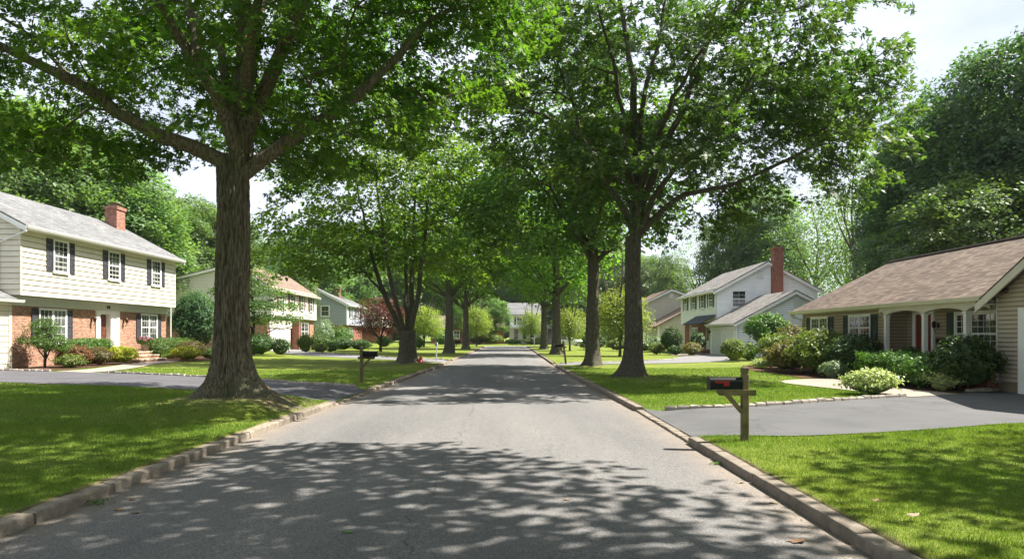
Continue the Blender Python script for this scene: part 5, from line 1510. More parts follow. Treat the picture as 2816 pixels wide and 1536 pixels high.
# ---- B: pale house with maroon shutters behind the oak
def house_b():
    T, ro = gable_house('pale_cream_house', 'pale two storey house with maroon shutters and pinkish roof behind the oak', -21.4, 1, 12, 61, 75.2, 6.0, -24.6, 8.15, 'cream2', 'roofp', 0.25, 0.2, 'brick', 3.3, 0.3, Xback=-33, back_z=6.1)
    m = mpx(-21.4, 1); mi = mpx(-21.7, 1)
    for yc in (63.4, 66.6, 70.0, 73.1): window(T, m, yc, 4.2, 5.7, 0.9, 2, 2, 1, 'shutr', 0.42, 'glass2', depth=0.06)
    window(T, mi, 71.8, 1.2, 2.9, 2.4, 2, 2, 2, 'shutr', 0.42, 'glass2')
    for (a, b) in ((61.4, 63.8), (64.5, 67.0)):
        d = MB(); d.box(-21.69, -21.62, a, b, 0.2, 2.3)
        for k in range(1, 4): d.box(-21.62, -21.6, a + 0.08, b - 0.08, 0.25 + k * 0.52, 0.28 + k * 0.52)
        d.build('garage_door', M['white'], T)
    f = MB(); f.box(-21.68, -21.55, 61.1, 67.3, 2.35, 3.28); f.box(-21.68, -21.56, 63.85, 64.45, 0.2, 2.34); f.build('garage_surround', M['cream'], T)
    p = MB(); p.box(-20.9, -21.6, 67.4, 67.9, 0.2, 3.28); p.build('pillar', M['brickd'], T)
house_b()
# ---- C: grey house
def house_c():
    T, ro = gable_house('grey_house', 'grey boarded two storey house with small window in its gable wall', -23.3, 1, 9.4, 97, 109, 6.1, -28, 8.5, 'gsiding', 'roofg', 0.25, 0.2, 'brickd', 3.1, 0.4)
    window(T, mpy(97, -1), -26.35, 4.4, 5.75, 1.05, 2, 2, 1, None, glass='glass', fw=0.14)
    for yc in (99.5, 103, 106.5): window(T, mpx(-23.3, 1), yc, 4.2, 5.6, 1.0, 2, 2, 1, 'shut', 0.5, 'glass')
    window(T, mpx(-23.7, 1), 101, 1.1, 2.7, 1.8, 2, 2, 2, 'shut', 0.5)
    cb = MB(); cb.box(-23.36, -23.22, 96.94, 97.1, 3.1, 6.1); cb.build('corner_board', M['white'], T)
    chimney(ro, -26.6, -25.6, 102, 103, 7.0, 8.95, 'brickd')
    T2, _ = gable_house('tan_roofed_house', 'house with pinkish roof mostly hidden behind the red maple', -22.0, 1, 9, 117, 129, 5.8, -26.5, 7.9, 'cream2', 'roofp', 0.25, 0.25, 'brickd', 3.0, 0.3)
    for yc in (119.5, 123, 126.5): window(T2, mpx(-22.0, 1), yc, 3.9, 5.2, 1.0, 2, 2, 1, 'shut', 0.5)
house_c()

# ---- D: white house with the chimney, and its garage wing
def house_d():
    T, ro = gable_house('white_house', 'white boarded two storey house with a tall red brick chimney', 16.5, -1, 8.1, 54.7, 66, 5.4, 20.55, 7.6, 'wsiding', 'roofw', 0.15, 0.16, 'brickd', 2.75, 0.35)
    mg = mpy(54.7, -1)
    window(T, mg, 18.3, 3.95, 5.2, 1.05, 2, 2, 1, None, glass='glass2', fw=0.09)
    window(T, mg, 23.3, 3.7, 4.9, 1.1, 2, 2, 1, None, glass='glass2', fw=0.09)
    chimney(T, 20.85, 21.6, 54.05, 54.68, 4.4, 8.6, 'brickd')
    v = MB(); v.box(19.75, 20.25, 54.62, 54.67, 6.2, 6.75); v.build('gable_vent', M['gtrim'], T)
    mf = mpx(16.5, -1)
    for yc in (56.2, 58.6, 61.4, 64.2): window(T, mf, yc, 4.0, 5.1, 0.95, 2, 2, 1, 'shutg', 0.38, 'glass')
    mi = mpx(16.85, -1)
    window(T, mi, 62.2, 0.9, 2.3, 1.8, 2, 2, 2, 'shutr', 0.42, 'glass2')
    d = MB(); d.box(16.78, 16.84, 57.6, 58.6, 0.5, 2.5); do = d.build('front_door', M['white'], T)
    gp_ = MB(); gp_.box(16.765, 16.779, 57.8, 58.4, 1.2, 2.3); gp_.build('pane', M['glass'], do)
    d2 = MB(); d2.box(16.79, 16.84, 58.7, 59.4, 0.6, 2.4); d2.build('sidelight', M['shutr'], T)
    c = MB(); c.box(15.6, 15.75, 59.3, 59.45, 0.2, 2.6); c.build('porch_column', M['white'], T)
    s = MB(); s.box(15.5, 16.8, 56.0, 58.9, 0.1, 0.45); s.box(15.1, 15.5, 56.2, 58.7, 0.1, 0.28); s.build('step', M['brickd'], T)
    pr = MB(); pr.prism([(15.3, 2.66), (16.5, 3.35), (16.5, 3.25), (15.3, 2.56)], lambda p, q, t: (p, t, q), 54.9, 60.6); pr.build('porch_roof', M['roofd'], T)
    # garage wing
    gx, gy0, gy1 = 16.0, 48.0, 54.66
    w = MB(); ze, zr, XR, XB = 2.72, 4.75, 20.0, 24.0
    lap(w, mpx(gx, -1), 0.1, ze, 0.16, lambda z: (gy0, gy1), 0.03)
    def gab(z):
        if z < ze: return (gx, XB)
        t = (z - ze) / (zr - ze); return (gx + (XR - gx) * t, XB + (XR - XB) * t)
    lap(w, mpy(gy0, -1), 0.1, zr - 0.06, 0.16, gab)
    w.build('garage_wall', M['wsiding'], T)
    r = MB(); sl = (zr + 0.1 - ze) / 4.0
    slope(r, gx - 0.35, zr + 0.1 - sl * 4.35, XR, zr + 0.1, gy0 - 0.25, gy1, 0.1); slope(r, XB + 0.35, zr + 0.1 - sl * 4.35, XR, zr + 0.1, gy0 - 0.25, gy1, 0.1)
    r.build('garage_roof', M['roofw'], T)
    t = MB()
    for xx in (gx - 0.35, XB + 0.35):
        zz = zr + 0.1 - sl * 4.35
        t.prism([(xx, zz - 0.1), (XR, zr), (XR, zr - 0.2), (xx, zz - 0.3)], lambda p, q, tt: (p, tt, q), gy0 - 0.28, gy0 - 0.23)
    t.build('eave_trim', M['white'], T)
    gutter(T, gx - 0.35, zr + 0.1 - sl * 4.35 - 0.03, -1, gy0 - 0.25, gy1, M['gutter'])
    v = MB(); v.box(19.9, 20.5, gy0 - 0.06, gy0 - 0.02, 3.55, 4.2)
    for k in range(8): v.box(19.93, 20.47, gy0 - 0.075, gy0 - 0.06, 3.6 + k * 0.075, 3.63 + k * 0.075)
    v.build('gable_vent', M['gtrim'], T)
    for (a, b) in ((48.5, 50.9), (51.5, 53.9)):
        g = MB(); g.box(gx - 0.05, gx - 0.022, a, b, 0.12, 2.15)
        for k in range(1, 4): g.box(gx - 0.06, gx - 0.05, a + 0.05, b - 0.05, 0.12 + k * 0.5, 0.15 + k * 0.5)
        go = g.build('garage_door', M['gtrim'], T); g = MB()
        g.box(gx - 0.11, gx - 0.022, a - 0.14, a, 0.12, 2.15); g.box(gx - 0.11, gx - 0.022, b, b + 0.14, 0.12, 2.15); g.box(gx - 0.11, gx - 0.022, a - 0.14, b + 0.14, 2.15, 2.3)
        g.build('door_frame', M['white'], go)
    lantern(T, mpx(gx, -1), 54.25, 1.9, 'black')
    dn = MB(); dn.tube([(gx - 0.4, gy0 - 0.1, 2.45), (gx - 0.1, gy0 - 0.06, 2.25), (gx - .06, gy0 - .06, 0.2)], 0.045, 6)
    dn.build('downspout', M['white'], T)
house_d()
# ---- F: greige house beyond
def house_f():
    T, ro = gable_house('greige_house', 'greige boarded house with two plain gables beyond the white house', 15.9, -1, 7.0, 80, 90, 5.7, 18.85, 7.1, 'tsiding', 'roofp', 0.15, 0.2)
    v = MB(); v.box(18.6, 19.1, 79.93, 79.97, 6.0, 6.6); v.build('gable_vent', M['gtrim'], T)
    w = MB(); gx, XR, XB, ze, zr = 15.9, 20.0, 24.0, 2.7, 4.9
    def gab(z):
        if z < ze: return (gx, XB)
        t = (z - ze) / (zr - ze); return (gx + (XR - gx) * t, XB + (XR - XB) * t)
    lap(w, mpx(gx, -1), 0.1, ze, 0.2, lambda z: (73.5, 79.95)); lap(w, mpy(73.5, -1), 0.1, zr, 0.2, gab); w.build('wing_wall', M['tsiding'], T)
    r = MB(); slope(r, gx - 0.35, 2.62, XR, 5.0, 73.2, 79.95, 0.1); slope(r, XB + .35, 2.62, XR, 5.0, 73.2, 79.95, 0.1); r.build('wing_roof', M['roofp'], T)
    cb = MB(); cb.box(gx - .04, gx + .12, 73.44, 73.6, 0.1, 2.7); cb.build('corner_board', M['white'], T)
house_f()
def fence():
    T = thing('picket_fence', 'short white picket fence by the greige house wall', 'fence', (14.5, 68, 0.15))
    m = MB()
    for k in range(22):
        x = 14.0 + k * 0.13; m.box(x, x + 0.07, 68, 68.03, 0.2, 1.05); 
        m.poly([(x, 68, 1.05), (x + 0.07, 68, 1.05), (x + 0.035, 68, 1.13)])
    m.box(13.95, 16.9, 68.031, 68.06, 0.4, 0.47); m.box(13.95, 16.9, 68.031, 68.06, 0.85, 0.92)
    m.build('pickets', M['white'], T)
fence()

# ---- G: beige ranch house, right
def house_g():
    g0 = 0.17
    T = thing('beige_ranch_house', 'single storey beige ranch with brown shingle roof and arched porch beam', 'house', (17, 24, g0))
    X, XR, ze, zr = 13.4, 17.5, 2.78, 5.02
    XB = 21.8
    Yf, Yn, Yp, Yg = 31.2, 10.0, 24.35, 18.65      # far gable, near end, porch start, garage wing
    mp = mpx(X, -1)
    w = MB()
    lap(w, mp, 1.38, ze + 0.05, 0.118, lambda z: (Yp, Yf), 0.014)
    def gab(z):
        if z < ze: return (X, XB)
        t = (z - ze) / (zr - ze); return (X + (XR - X) * t, XB + (XR - XB) * t)
    lap(w, mpy(Yf, 1), 0.2, zr - 0.1, 0.118, gab)
    XP = 14.15
    lap(w, mpx(XP, -1), 0.5, ze + 0.05, 0.118, lambda z: (Yg - 0.2, Yp), 0.014)
    lap(w, mpy(Yp, -1), 0.5, ze, 0.118, lambda z: (X + 0.001, XP), 0.014)
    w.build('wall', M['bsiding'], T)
    b = MB(); brick_wall(b, mpx(X - 0.03, -1), Yp, Yf, 0.0, 1.34); brick_wall(b, mpy(Yp - 0.001, -1), X - 0.03, XP, 0.0, 0.5)
    b.box(X - 0.09, X + 0.0, Yp + .002, Yf, 1.342, 1.40)
    b.build('brick_wainscot', M['brickd'], T)
    cb = MB(); cb.box(X - 0.03, X + 0.02, Yp - 0.0, Yp + 0.09, 1.4, 2.74); cb.box(X - 0.03, X + 0.05, Yf - 0.08, Yf + 0.03, 1.4, 2.74); cb.build('corner_board', M['bsiding'], T)
    window(T, mp, 29.55, 1.52, 2.42, 1.5, 3, 2, 2, 'shutg', 0.42, 'glass', oo=0.016, frame='white')
    window(T, mp, 26.15, 1.52, 2.42, 1.5, 3, 2, 2, 'shutg', 0.42, 'glass', oo=0.016, frame='white')
    # porch: floor, columns, arched beam
    pf = MB(); pf.box(X - 0.35, XP, Yg + 0.02, Yp - 0.01, 0.1, 0.48); pf.box(X - 0.75, X - 0.35, 22.9, 24.2, 0.1, 0.32)
    pf.build('porch_floor', M['brickd'], T)
    for yc in (23.95, 21.75, 19.75):
        c = MB(); c.box(X - 0.265, X - 0.135, yc - 0.065, yc + 0.065, 0.482, 2.36); c.box(X - 0.28, X - 0.12, yc - 0.08, yc + 0.08, 0.482, 0.56); c.box(X - 0.28, X - 0.12, yc - 0.08, yc + 0.08, 2.31, 2.37)
        c.build('porch_column', M['white'], T)
    bm = MB()
    spans = [(24.35, 24.03), (23.87, 21.83), (21.67, 19.83), (19.67, 18.7)]
    top = 2.72
    bm.box(X - 0.26, X - 0.14, 18.7, 24.35, 2.56, top)
    for a, c_ in spans:
        n = 12
        for i in range(n):
            t0, t1 = i / n, (i + 1) / n
            y0, y1 = a + (c_ - a) * t0, a + (c_ - a) * t1
            f = lambda t: 2.40 + 0.11 * math.sin(math.pi * t) ** 0.7
            z0, z1 = f(t0), f(t1)
            bm.poly([(X - 0.262, y0, z0), (X - 0.262, y1, z1), (X - 0.262, y1, 2.56), (X - 0.262, y0, 2.56)])
            bm.poly([(X - 0.138, y0, z0), (X - 0.138, y1, z1), (X - 0.138, y1, 2.56), (X - 0.138, y0, 2.56)])
            bm.quad((X - 0.262, y0, z0), (X - 0.262, y1, z1), (X - 0.138, y1, z1), (X - 0.138, y0, z0))
    for yc in (23.95, 21.75, 19.75): bm.box(X - 0.262, X - 0.138, yc - 0.08, yc + 0.08, 2.372, 2.559)
    bm.build('porch_beam', M['gutter2'], T)
    mq = mpx(XP, -1)
    fr = MB(); fr.mbox(mq, 22.72, 22.85, 0.48, 2.5, 0.0, 0.08); fr.mbox(mq, 23.75, 23.9, 0.48, 2.5, 0.0, 0.08); fr.mbox(mq, 22.85, 23.75, 2.4, 2.5, 0.0, 0.08)
    fr.build('door_frame', M['white'], T)
    d = MB(); d.mbox(mq, 22.851, 23.749, 0.485, 2.399, 0.015, 0.04)
    for zz in (0.65, 1.25, 1.85):
        for u in (22.95, 23.38): d.mbox(mq, u, u + 0.28, zz, zz + 0.42, 0.04, 0.052)
    do = d.build('front_door', M['doorr'], T)
    wr = MB(); wr.smooth = True
    wr.tube([mq(23.3 + 0.16 * math.cos(t), 2.02 + 0.16 * math.sin(t), 0.07) for t in np.linspace(0, 6.283, 17)], 0.03, 6, False)
    wr.build('door_wreath', M['sOlive'], do)
    lantern(T, mq, 22.55, 2.0, 'black', 0.8)
    lb = MB(); lb.mbox(mq, 22.15, 22.5, 1.42, 1.6, 0.02, 0.14); lb.mbox(mq, 22.3, 22.36, 1.30, 1.419, 0.05, 0.09); lb.build('letter_box', M['bronze'], T)
    # picture window with side lights and one shutter
    window(T, mq, 21.35, 1.12, 2.34, 0.5, 2, 3, 1, None, glass='glass', oo=0.016, fw=0.09)
    window(T, mq, 20.35, 1.12, 2.34, 1.1, 4, 3, 1, None, glass='glass', oo=0.016, fw=0.09)
    window(T, mq, 19.35, 1.12, 2.34, 0.5, 2, 3, 1, None, glass='glass', oo=0.016, fw=0.09)
    h = MB(); h.mbox(mq, 21.72, 22.08, 1.0, 2.42, 0.016, 0.05); h.mbox(mq, 21.76, 22.04, 1.04, 1.68, 0.05, 0.056); h.mbox(mq, 21.76, 22.04, 1.74, 2.38, 0.05, 0.056)
    h.build('shutter', M['shutg'], T)
    # roof
    r = MB(); xe = 12.95; sl = (zr - ze) / (XR - xe)
    slope(r, xe, ze, XR, zr, Yg - 0.5, Yf + 0.35, 0.08); slope(r, XR * 2 - xe, ze, XR, zr, Yn, Yf + 0.35, 0.08)
    slope(r, xe + 0.5, ze + 0.5 * sl, XR, zr, Yn, Yg - 0.5, 0.08)
    ro = r.build('roof', M['roofb'], T)
    rc = MB(); rc.tube([(XR, Yn, zr + 0.02), (XR, Yf + .35, zr + 0.02)], 0.07, 6); rc.build('ridge_cap', M['ridge'], ro)
    sf = MB(); sf.box(xe - 0.0, X + 0.0, Yp + 0.0, Yf + 0.33, ze - 0.16, ze - 0.13); sf.box(xe, XP, Yg, Yp - .002, ze - 0.10, ze - 0.085)
    sf.prism([(xe, ze - 0.08), (XR, zr - 0.08), (XR, zr - 0.28), (xe, ze - 0.28)], lambda p, q, t: (p, t, q), Yf + 0.33, Yf + 0.38)
    sf.build('soffit', M['gutter2'], T)
    gutter(T, xe, ze - 0.02, -1, Yg + 0.1, Yf + 0.35, M['gutter2'])
    dn = MB(); dn.tube([(xe - 0.06, Yf + 0.25, ze - 0.14), (xe + 0.05, Yf + 0.2, ze - 0.28), (X - 0.05, Yf + 0.03, ze - 0.42), (X - 0.05, Yf + 0.03, 0.2)], 0.04, 6); dn.build('downspout', M['gutter2'], T)
    # garage wing: its gable faces the street
    gx = 13.25; yg0, yg1 = 10.8, 18.55; yr = (yg0 + yg1) / 2; gze, gzr = 2.72, 5.0
    w = MB(); mg = mpx(gx, -1)
    def gy(z):
        if z < gze: return (yg0, yg1)
        t = (z - gze) / (gzr - gze); return (yg0 + (yr - yg0) * t, yg1 + (yr - yg1) * t)
    lap(w, mg, 0.436, gzr - 0.06, 0.118, gy, 0.018)
    lap(w, mpy(yg1, 1), 0.42, gze, 0.125, lambda z: (gx, XP + 0.1), 0.016)
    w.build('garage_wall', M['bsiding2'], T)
    fd = MB(); fd.box(gx + 0.01, gx + 0.3, yg0, yg1 - 0.005, 0.0, 0.419); fd.build('foundation', M['found'], T)
    cb = MB(); cb.box(gx - 0.035, gx + 0.05, yg1 - 0.005, yg1 + 0.035, 0.42, 2.7); cb.build('corner_board', M['gutter2'], T)
    gd = MB(); gd.box(gx - 0.06, gx - 0.018, 12.0, 17.75, 0.15, 2.4); gd.build('garage_door', M['white'], T)
    r2 = MB()
    fn = lambda p, q, t: (t, p, q)
    e = 0.35; s3 = (gzr - gze) / (yg1 - yr)
    for sgn in (1, -1):
        ye = yr + sgn * (yg1 - yr + e)
        r2.prism([(ye, gzr + 0.1 - s3 * (yg1 - yr + e)), (yr, gzr + 0.1), (yr, gzr + 0.02), (ye, gzr + 0.02 - s3 * (yg1 - yr + e))], fn, gx - 0.38, 17.6)
    r2.build('garage_roof', M['roofb'], T)
    t2 = MB()
    for sgn in (1, -1):
        ye = yr + sgn * (yg1 - yr + e)
        t2.prism([(ye, gzr + 0.02 - s3 * (yg1 - yr + e)), (yr, gzr + 0.02), (yr, gzr - 0.2), (ye, gzr - 0.2 - s3 * (yg1 - yr + e))], fn, gx - 0.40, gx - 0.35)
    t2.box(gx - 0.38, gx - 0.02, yg1 + 0.01, yg1 + e, gze - 0.2, gze - 0.17)
    t2.build('eave_trim', M['gutter2'], T)
house_g()

# ---- far end houses
def house_far():
    T = thing('far_white_house', 'white colonial with dark windows and portico closing the street', 'house', (5, 127, 0.2))
    w = MB(); lap(w, mpy(122, -1), 0.2, 5.3, 0.25, lambda z: (-0.2, 12)); lap(w, mpx(-0.2, -1), 0.2, 5.3, 0.25, lambda z: (122, 131)); w.build('wall', M['wsiding'], T)
    r = MB(); fn = lambda p, q, t: (t, p, q)
    r.prism([(121.5, 5.3), (126.5, 7.6), (126.5, 7.5), (121.5, 5.2)], fn, -0.6, 12.4); r.prism([(131.5, 5.3), (126.5, 7.6), (126.5, 7.5), (131.5, 5.2)], fn, -0.6, 12.4)
    r.build('roof', M['roofg'], T)
    m = mpy(122, -1)
    for xc in (1.6, 4.2, 6.8, 9.4): window(T, m, xc, 3.5, 4.9, 0.95, 2, 2, 1, 'shutg', 0.45, 'glass')
    for xc in (1.0, 2.5, 4.0, 5.5, 7.0, 8.5): window(T, m, xc, 0.9, 2.7, 0.7, 2, 2, 1, None, glass='glass')
    for k in range(7):
        c = MB(); x = 0.2 + k * 1.5; c.box(x, x + 0.14, 120.3, 120.44, 0.2, 2.85); c.build('porch_column', M['white'], T)
    p = MB(); p.box(0, 9.6, 120.2, 121.95, 2.86, 3.05); p.build('porch_roof', M['white'], T)
    T = thing('far_brick_house', 'low brick house with brown roof and chimney at the end of the street', 'house', (-7, 124, 0.2))
    w = MB(); brick_wall(w, mpy(120, -1), -14, -1.2, 0, 3.0); brick_wall(w, mpx(-1.2, 1), 120, 128, 0, 3.0); w.build('wall', M['brickd'], T)
    r = MB(); r.prism([(119.5, 3.0), (124, 5.2), (124, 5.1), (119.5, 2.9)], fn, -14.4, -0.9); r.prism([(128.5, 3.0), (124, 5.2), (124, 5.1), (128.5, 2.9)], fn, -14.4, -0.9)
    ro = r.build('roof', M['roofb'], T); chimney(ro, -2.2, -1.5, 121, 121.8, 3, 5.9, 'brickd')
    m = mpy(120, -1)
    for xc in (-9.5, -6.2, -3.8): window(T, m, xc, 1.1, 2.4, 1.0, 2, 2, 1, 'shutr', 0.45, 'glass2')
house_far()

# ------------------------------------------------------------------ mailboxes
def mailbox(x, y, label, rot=0.0, lean=0.0, full=True, group='mailboxes along the road', pm='post', h=1.12, boxm='box', flag=True):
    z = zgf(x, y)
    T = thing('mailbox', label, 'mailbox', (0, 0, 0), group)
    p = MB(); a = 0.052
    c = 0.012
    sq = lambda r: [(r, -r + c), (r, r - c), (r - c, r), (-r + c, r), (-r, r - c), (-r, -r + c), (-r + c, -r), (r - c, -r)]
    def post(zs):
        b0 = len(p.v)
        for zz, r in zs: p.v += [(u * r / a, v * r / a, zz) for u, v in sq(a)]
        for i in range(len(zs) - 1):
            for k in range(8):
                k2 = (k + 1) % 8; p.f.append((b0 + i*8 + k, b0 + i*8 + k2, b0 + (i+1)*8 + k2, b0 + (i+1)*8 + k))
        p.f.append(tuple(b0 + (len(zs) - 1) * 8 + k for k in range(8)))
    post([(-0.1, a), (h - 0.13, a), (h - 0.12, a * 0.82), (h - 0.10, a * 0.82), (h - 0.09, a), (h - 0.03, a), (h - 0.0, a * 0.45), (h + 0.01, a * 0.3)])
    po = p.build('post', M[pm], T, (0, 0, 0))
    zb = h - 0.39
    s = MB()
    s.prism([(0.14, zb - 0.045), (0.14, zb + 0.04), (-0.44, zb + 0.04), (-0.44, zb + 0.0), (-0.40, zb - 0.045)], lambda u, v, t: (u, t, v), -a - 0.036, -a - 0.001)
    s.prism([(-0.05, zb - 0.25), (-0.05, zb - 0.33), (-0.30, zb - 0.046), (-0.22, zb - 0.046)], lambda u, v, t: (u, t, v), -0.045, 0.045)
    s.build('arm', M[pm], T, (0, 0, 0))
    b = MB(); W = 0.083; L0, L1 = -0.54, -0.06; zt = zb + 0.145
    prof = [(-W, zb + 0.045), (W, zb + 0.045), (W, zt)] + [(W * math.cos(t), zt + W * math.sin(t)) for t in np.linspace(0.2, math.pi - 0.2, 9)] + [(-W, zt)]
    b.prism(prof, lambda u, v, t: (t, u, v), L0 + 0.012, L1)
    k1 = 1.06
    mid = zb + 0.14
    b.prism([(u * k1, mid + (v - mid) * k1) for u, v in prof], lambda u, v, t: (t, u, v), L0, L0 + 0.03)
    b.tube([(L0 - 0.002, 0, zt + W + 0.0), (L0 - 0.03, 0, zt + W + 0.02)], 0.008, 6)
    bo = b.build('box', M[boxm], T, (0, 0, 0))
    if flag:
        f = MB(); f.box(-0.46, -0.26, -W - 0.012, -W - 0.004, zt - 0.005, zt + 0.022); f.box(-0.34, -0.26, -W - 0.012, -W - 0.004, zt - 0.045, zt - 0.005)
        f.box(-0.47, -0.45, -W - 0.014, -W - 0.002, zt - 0.0, zt + 0.018)
        f.build('flag', M['red'], bo, (0, 0, 0))
    T.location = (x, y, z); T.rotation_euler = (0, lean, rot)
    return T
mailbox(3.5, 10.2, 'black mailbox with red flag on a mossy wooden post at the near right kerb')
mailbox(-5.0, 22.9, 'black mailbox on a wooden post on the left lawn beyond the oak', math.pi, 0, h=1.2, flag=False)
mailbox(3.1, 38.2, 'dark mailbox on a crooked leaning post beside the pale right driveway', 0.15, -0.12, h=1.35, flag=False)
mailbox(-4.7, 57.2, 'dark mailbox on a thin green post right of a left street maple', math.pi, 0, h=1.25, flag=False)
mailbox(3.0, 86, 'far mailbox on a slim white post near the street corner', 0.0, 0, h=1.6, pm='white', flag=False)
def post_box():
    x, y = gp(1200, 990, 0.13); z = zgf(x, y)
    T = thing('post_mailbox', 'pale grey box on a slim white post before the left street maples', 'mailbox', (x, y, z), 'mailboxes along the road')
    m = MB(); m.box(x - 0.035, x + 0.035, y - 0.035, y + 0.035, z - 0.1, z + 0.95); m.build('post', M['white'], T)
    b = MB(); b.prism([(-0.08, 0.96), (0.08, 0.96), (0.08, 1.1), (0.05, 1.16), (-0.05, 1.16), (-0.08, 1.1)], lambda u, v, t: (x + u, t, z + v), y - 0.2, y + 0.2); b.build('box', M['gsiding'], T)
post_box()
# small red cone-shaped marker at the foot of the forking maple
def red_cone():
    x, y = -4.95, 37.6; z = zgf(x, y)
    T = thing('marker_cone', 'small dark red cone on the ground at the foot of the forking maple', 'cone', (x, y, z))
    m = MB(); m.smooth = True; m.lathe([(0.17, 0.0), (0.17, 0.03), (0.12, 0.04), (0.11, 0.14), (0.065, 0.28), (0.02, 0.37), (0, 0.38)], (x, y, z), 14); m.build('body', M['red'], T)
red_cone()

# ------------------------------------------------------------------ parked car in the cross street
def car(x, y, rot, label):
    T = thing('parked_car', label, 'car', (0, 0, 0))
    silver = paint('silver_car_paint', (0.62, 0.64, 0.66), 0.2, 0.02, 3, 0, metal=0.4, spec=0.6)
    tyre = paint('tyre_rubber', (0.02, 0.02, 0.02), 0.8, 0.1)
    # section list along length: (x, half width, sill, belt, roof half width, roof z)
    sec = [(-2.25, 0.70, 0.42, 0.72, 0.55, 0.78), (-2.05, 0.86, 0.28, 0.92, 0.66, 1.0), (-1.55, 0.90, 0.25, 0.98, 0.66, 1.10), (-0.95, 0.91, 0.24, 0.98, 0.60, 1.40), (-0.2, 0.91, 0.24, 0.97, 0.60, 1.46),
           (0.45, 0.91, 0.24, 0.96, 0.60, 1.40), (1.15, 0.90, 0.24, 0.95, 0.66, 1.02), (1.75, 0.88, 0.25, 0.88, 0.66, 0.90), (2.15, 0.78, 0.30, 0.74, 0.55, 0.78), (2.28, 0.62, 0.40, 0.60, 0.45, 0.64)]
    b = MB(); b.smooth = True; n = 0
    for (sx, hw, zs, zb, rw, zr) in sec:
        b.v += [(sx, -hw * .93, zs), (sx, -hw, (zs + zb) / 2), (sx, -hw * .97, zb), (sx, -rw, zr - 0.03), (sx, -rw * .6, zr), (sx, rw * .6, zr), (sx, rw, zr - 0.03), (sx, hw * .97, zb), (sx, hw, (zs + zb) / 2), (sx, hw * .93, zs)]
    for i in range(len(sec) - 1):
        for k in range(9): b.f.append((i*10 + k, i*10 + k + 1, (i+1)*10 + k + 1, (i+1)*10 + k))
        b.f.append((i*10 + 9, i*10, (i+1)*10, (i+1)*10 + 9))
    b.f.append(tuple(range(10))); e = (len(sec) - 1) * 10; b.f.append(tuple(range(e, e + 10)))
    bo = b.build('body', silver, T, (0, 0, 0))
    for s in (-1, 1):
        g = MB()
        for (xa, xb, ra, rb) in ((-1.35, -0.25, 1.22, 1.40), (-0.17, 0.85, 1.40, 1.20)):
            g.quad((xa, s * 0.895, 0.99), (xb, s * 0.895, 0.98), (xb - (0.1 if xa < -1 else 0.28), s * 0.66, rb), (xa + (0.32 if xa < -1 else 0), s * 0.66, ra + 0.16 if xa < -1 else 1.39))
        g.build('side_window', M['glass'], bo, (0, 0, 0))
    g = MB(); g.quad((1.1, -0.72, 1.04), (1.1, 0.72, 1.04), (0.5, 0.58, 1.40), (0.5, -0.58, 1.40)); g.build('windscreen', M['glass'], bo, (0, 0, 0))
    g = MB(); g.quad((-1.5, -0.7, 1.13), (-1.5, 0.7, 1.13), (-0.98, 0.58, 1.41), (-0.98, -0.58, 1.41)); g.build('rear_window', M['glass'], bo, (0, 0, 0))
    for sx in (-1.4, 1.4):
        for s in (-1, 1):
            t = MB(); t.smooth = False
            t.tube([(sx, s * 0.70, 0.32), (sx, s * 0.92, 0.32)], 0.32, 20); wo = t.build('wheel', tyre, T, (0, 0, 0))
            t = MB(); t.tube([(sx, s * 0.9, 0.32), (sx, s * 0.93, 0.32)], 0.2, 12); t.build('rim', M['gutter'], wo, (0, 0, 0))
    for s in (-1, 1):
        t = MB(); t.box(2.16, 2.24, s * 0.5, s * 0.72, 0.6, 0.7); t.build('headlight', M['white'], T, (0, 0, 0))
        t = MB(); t.box(-2.27, -2.2, s * 0.5, s * 0.68, 0.66, 0.8); t.build('tail_light', M['red'], T, (0, 0, 0))
    T.location = (x, y, 0.03); T.rotation_euler.z = rot
    return T
car(8.2, 97.6, 0.12, 'silver parked car seen between the right hand street maples')

# ------------------------------------------------------------------ fallen leaves and kerb weeds
LV = paint('dry_brown_leaf', (0.20, 0.12, 0.07), 0.8, 0.3, 20, 0.2)
LV2 = paint('pale_dry_leaf', (0.27, 0.22, 0.15), 0.8, 0.2, 20, 0.2)
LG = paint('green_fallen_leaf', (0.12, 0.24, 0.05), 0.6, 0.2, 20, 0.2)
def fallen(sx, sy, m, label, s=0.07, rot=0.0, curl=0.5):
    x, y = gp(sx, sy, 0.03)
    t = (x - float(xl(y))) / float(xr(y) - xl(y))
    z = 0.045 * (1 - (2 * t - 1) ** 2) + 0.004 if 0 < t < 1 else zgf(x, y) + 0.05
    mb = MB(); n = 14
    pts = []
    for i in range(n):
        a = 2 * math.pi * i / n; r = s * (0.55 + 0.45 * abs(math.cos(2.5 * a))) * (1.25 if i == 0 else 1)
        px, py = r * math.cos(a + rot), r * math.sin(a + rot) * 0.75
        pts.append((x + px, y + py, z + curl * (r / s) ** 2 * s * 0.35 * (0.6 + 0.4 * math.sin(3 * a))))
    c = len(mb.v); mb.v = [(x, y, z)] + pts
    mb.f = [(0, 1 + i, 1 + (i + 1) % n) for i in range(n)]
    mb.tube([(x, y, z), (x - s * 0.9 * math.cos(rot), y - s * 0.9 * math.sin(rot), z + 0.012)], 0.002, 4)
    o = mb.build('fallen_leaf', m, None, (x, y, z))
    tag(o, label, 'leaf', 'fallen leaves on the road')
fallen(2190, 1483, LV, 'dark curled dry leaf on the road near the bottom right kerb', 0.075, 0.3, 1.0)
fallen(2128, 1375, LV2, 'pale dry leaf against the right kerb', 0.06, 1.3, 0.6)
fallen(2036, 1320, LV2, 'pale twig-like leaf against the right kerb, nearest the mailbox', 0.055, 2.3, 0.7)
fallen(1558, 1376, LV, 'small brown leaf alone in the middle of the sunlit road patch', 0.04, 0.9, 0.8)
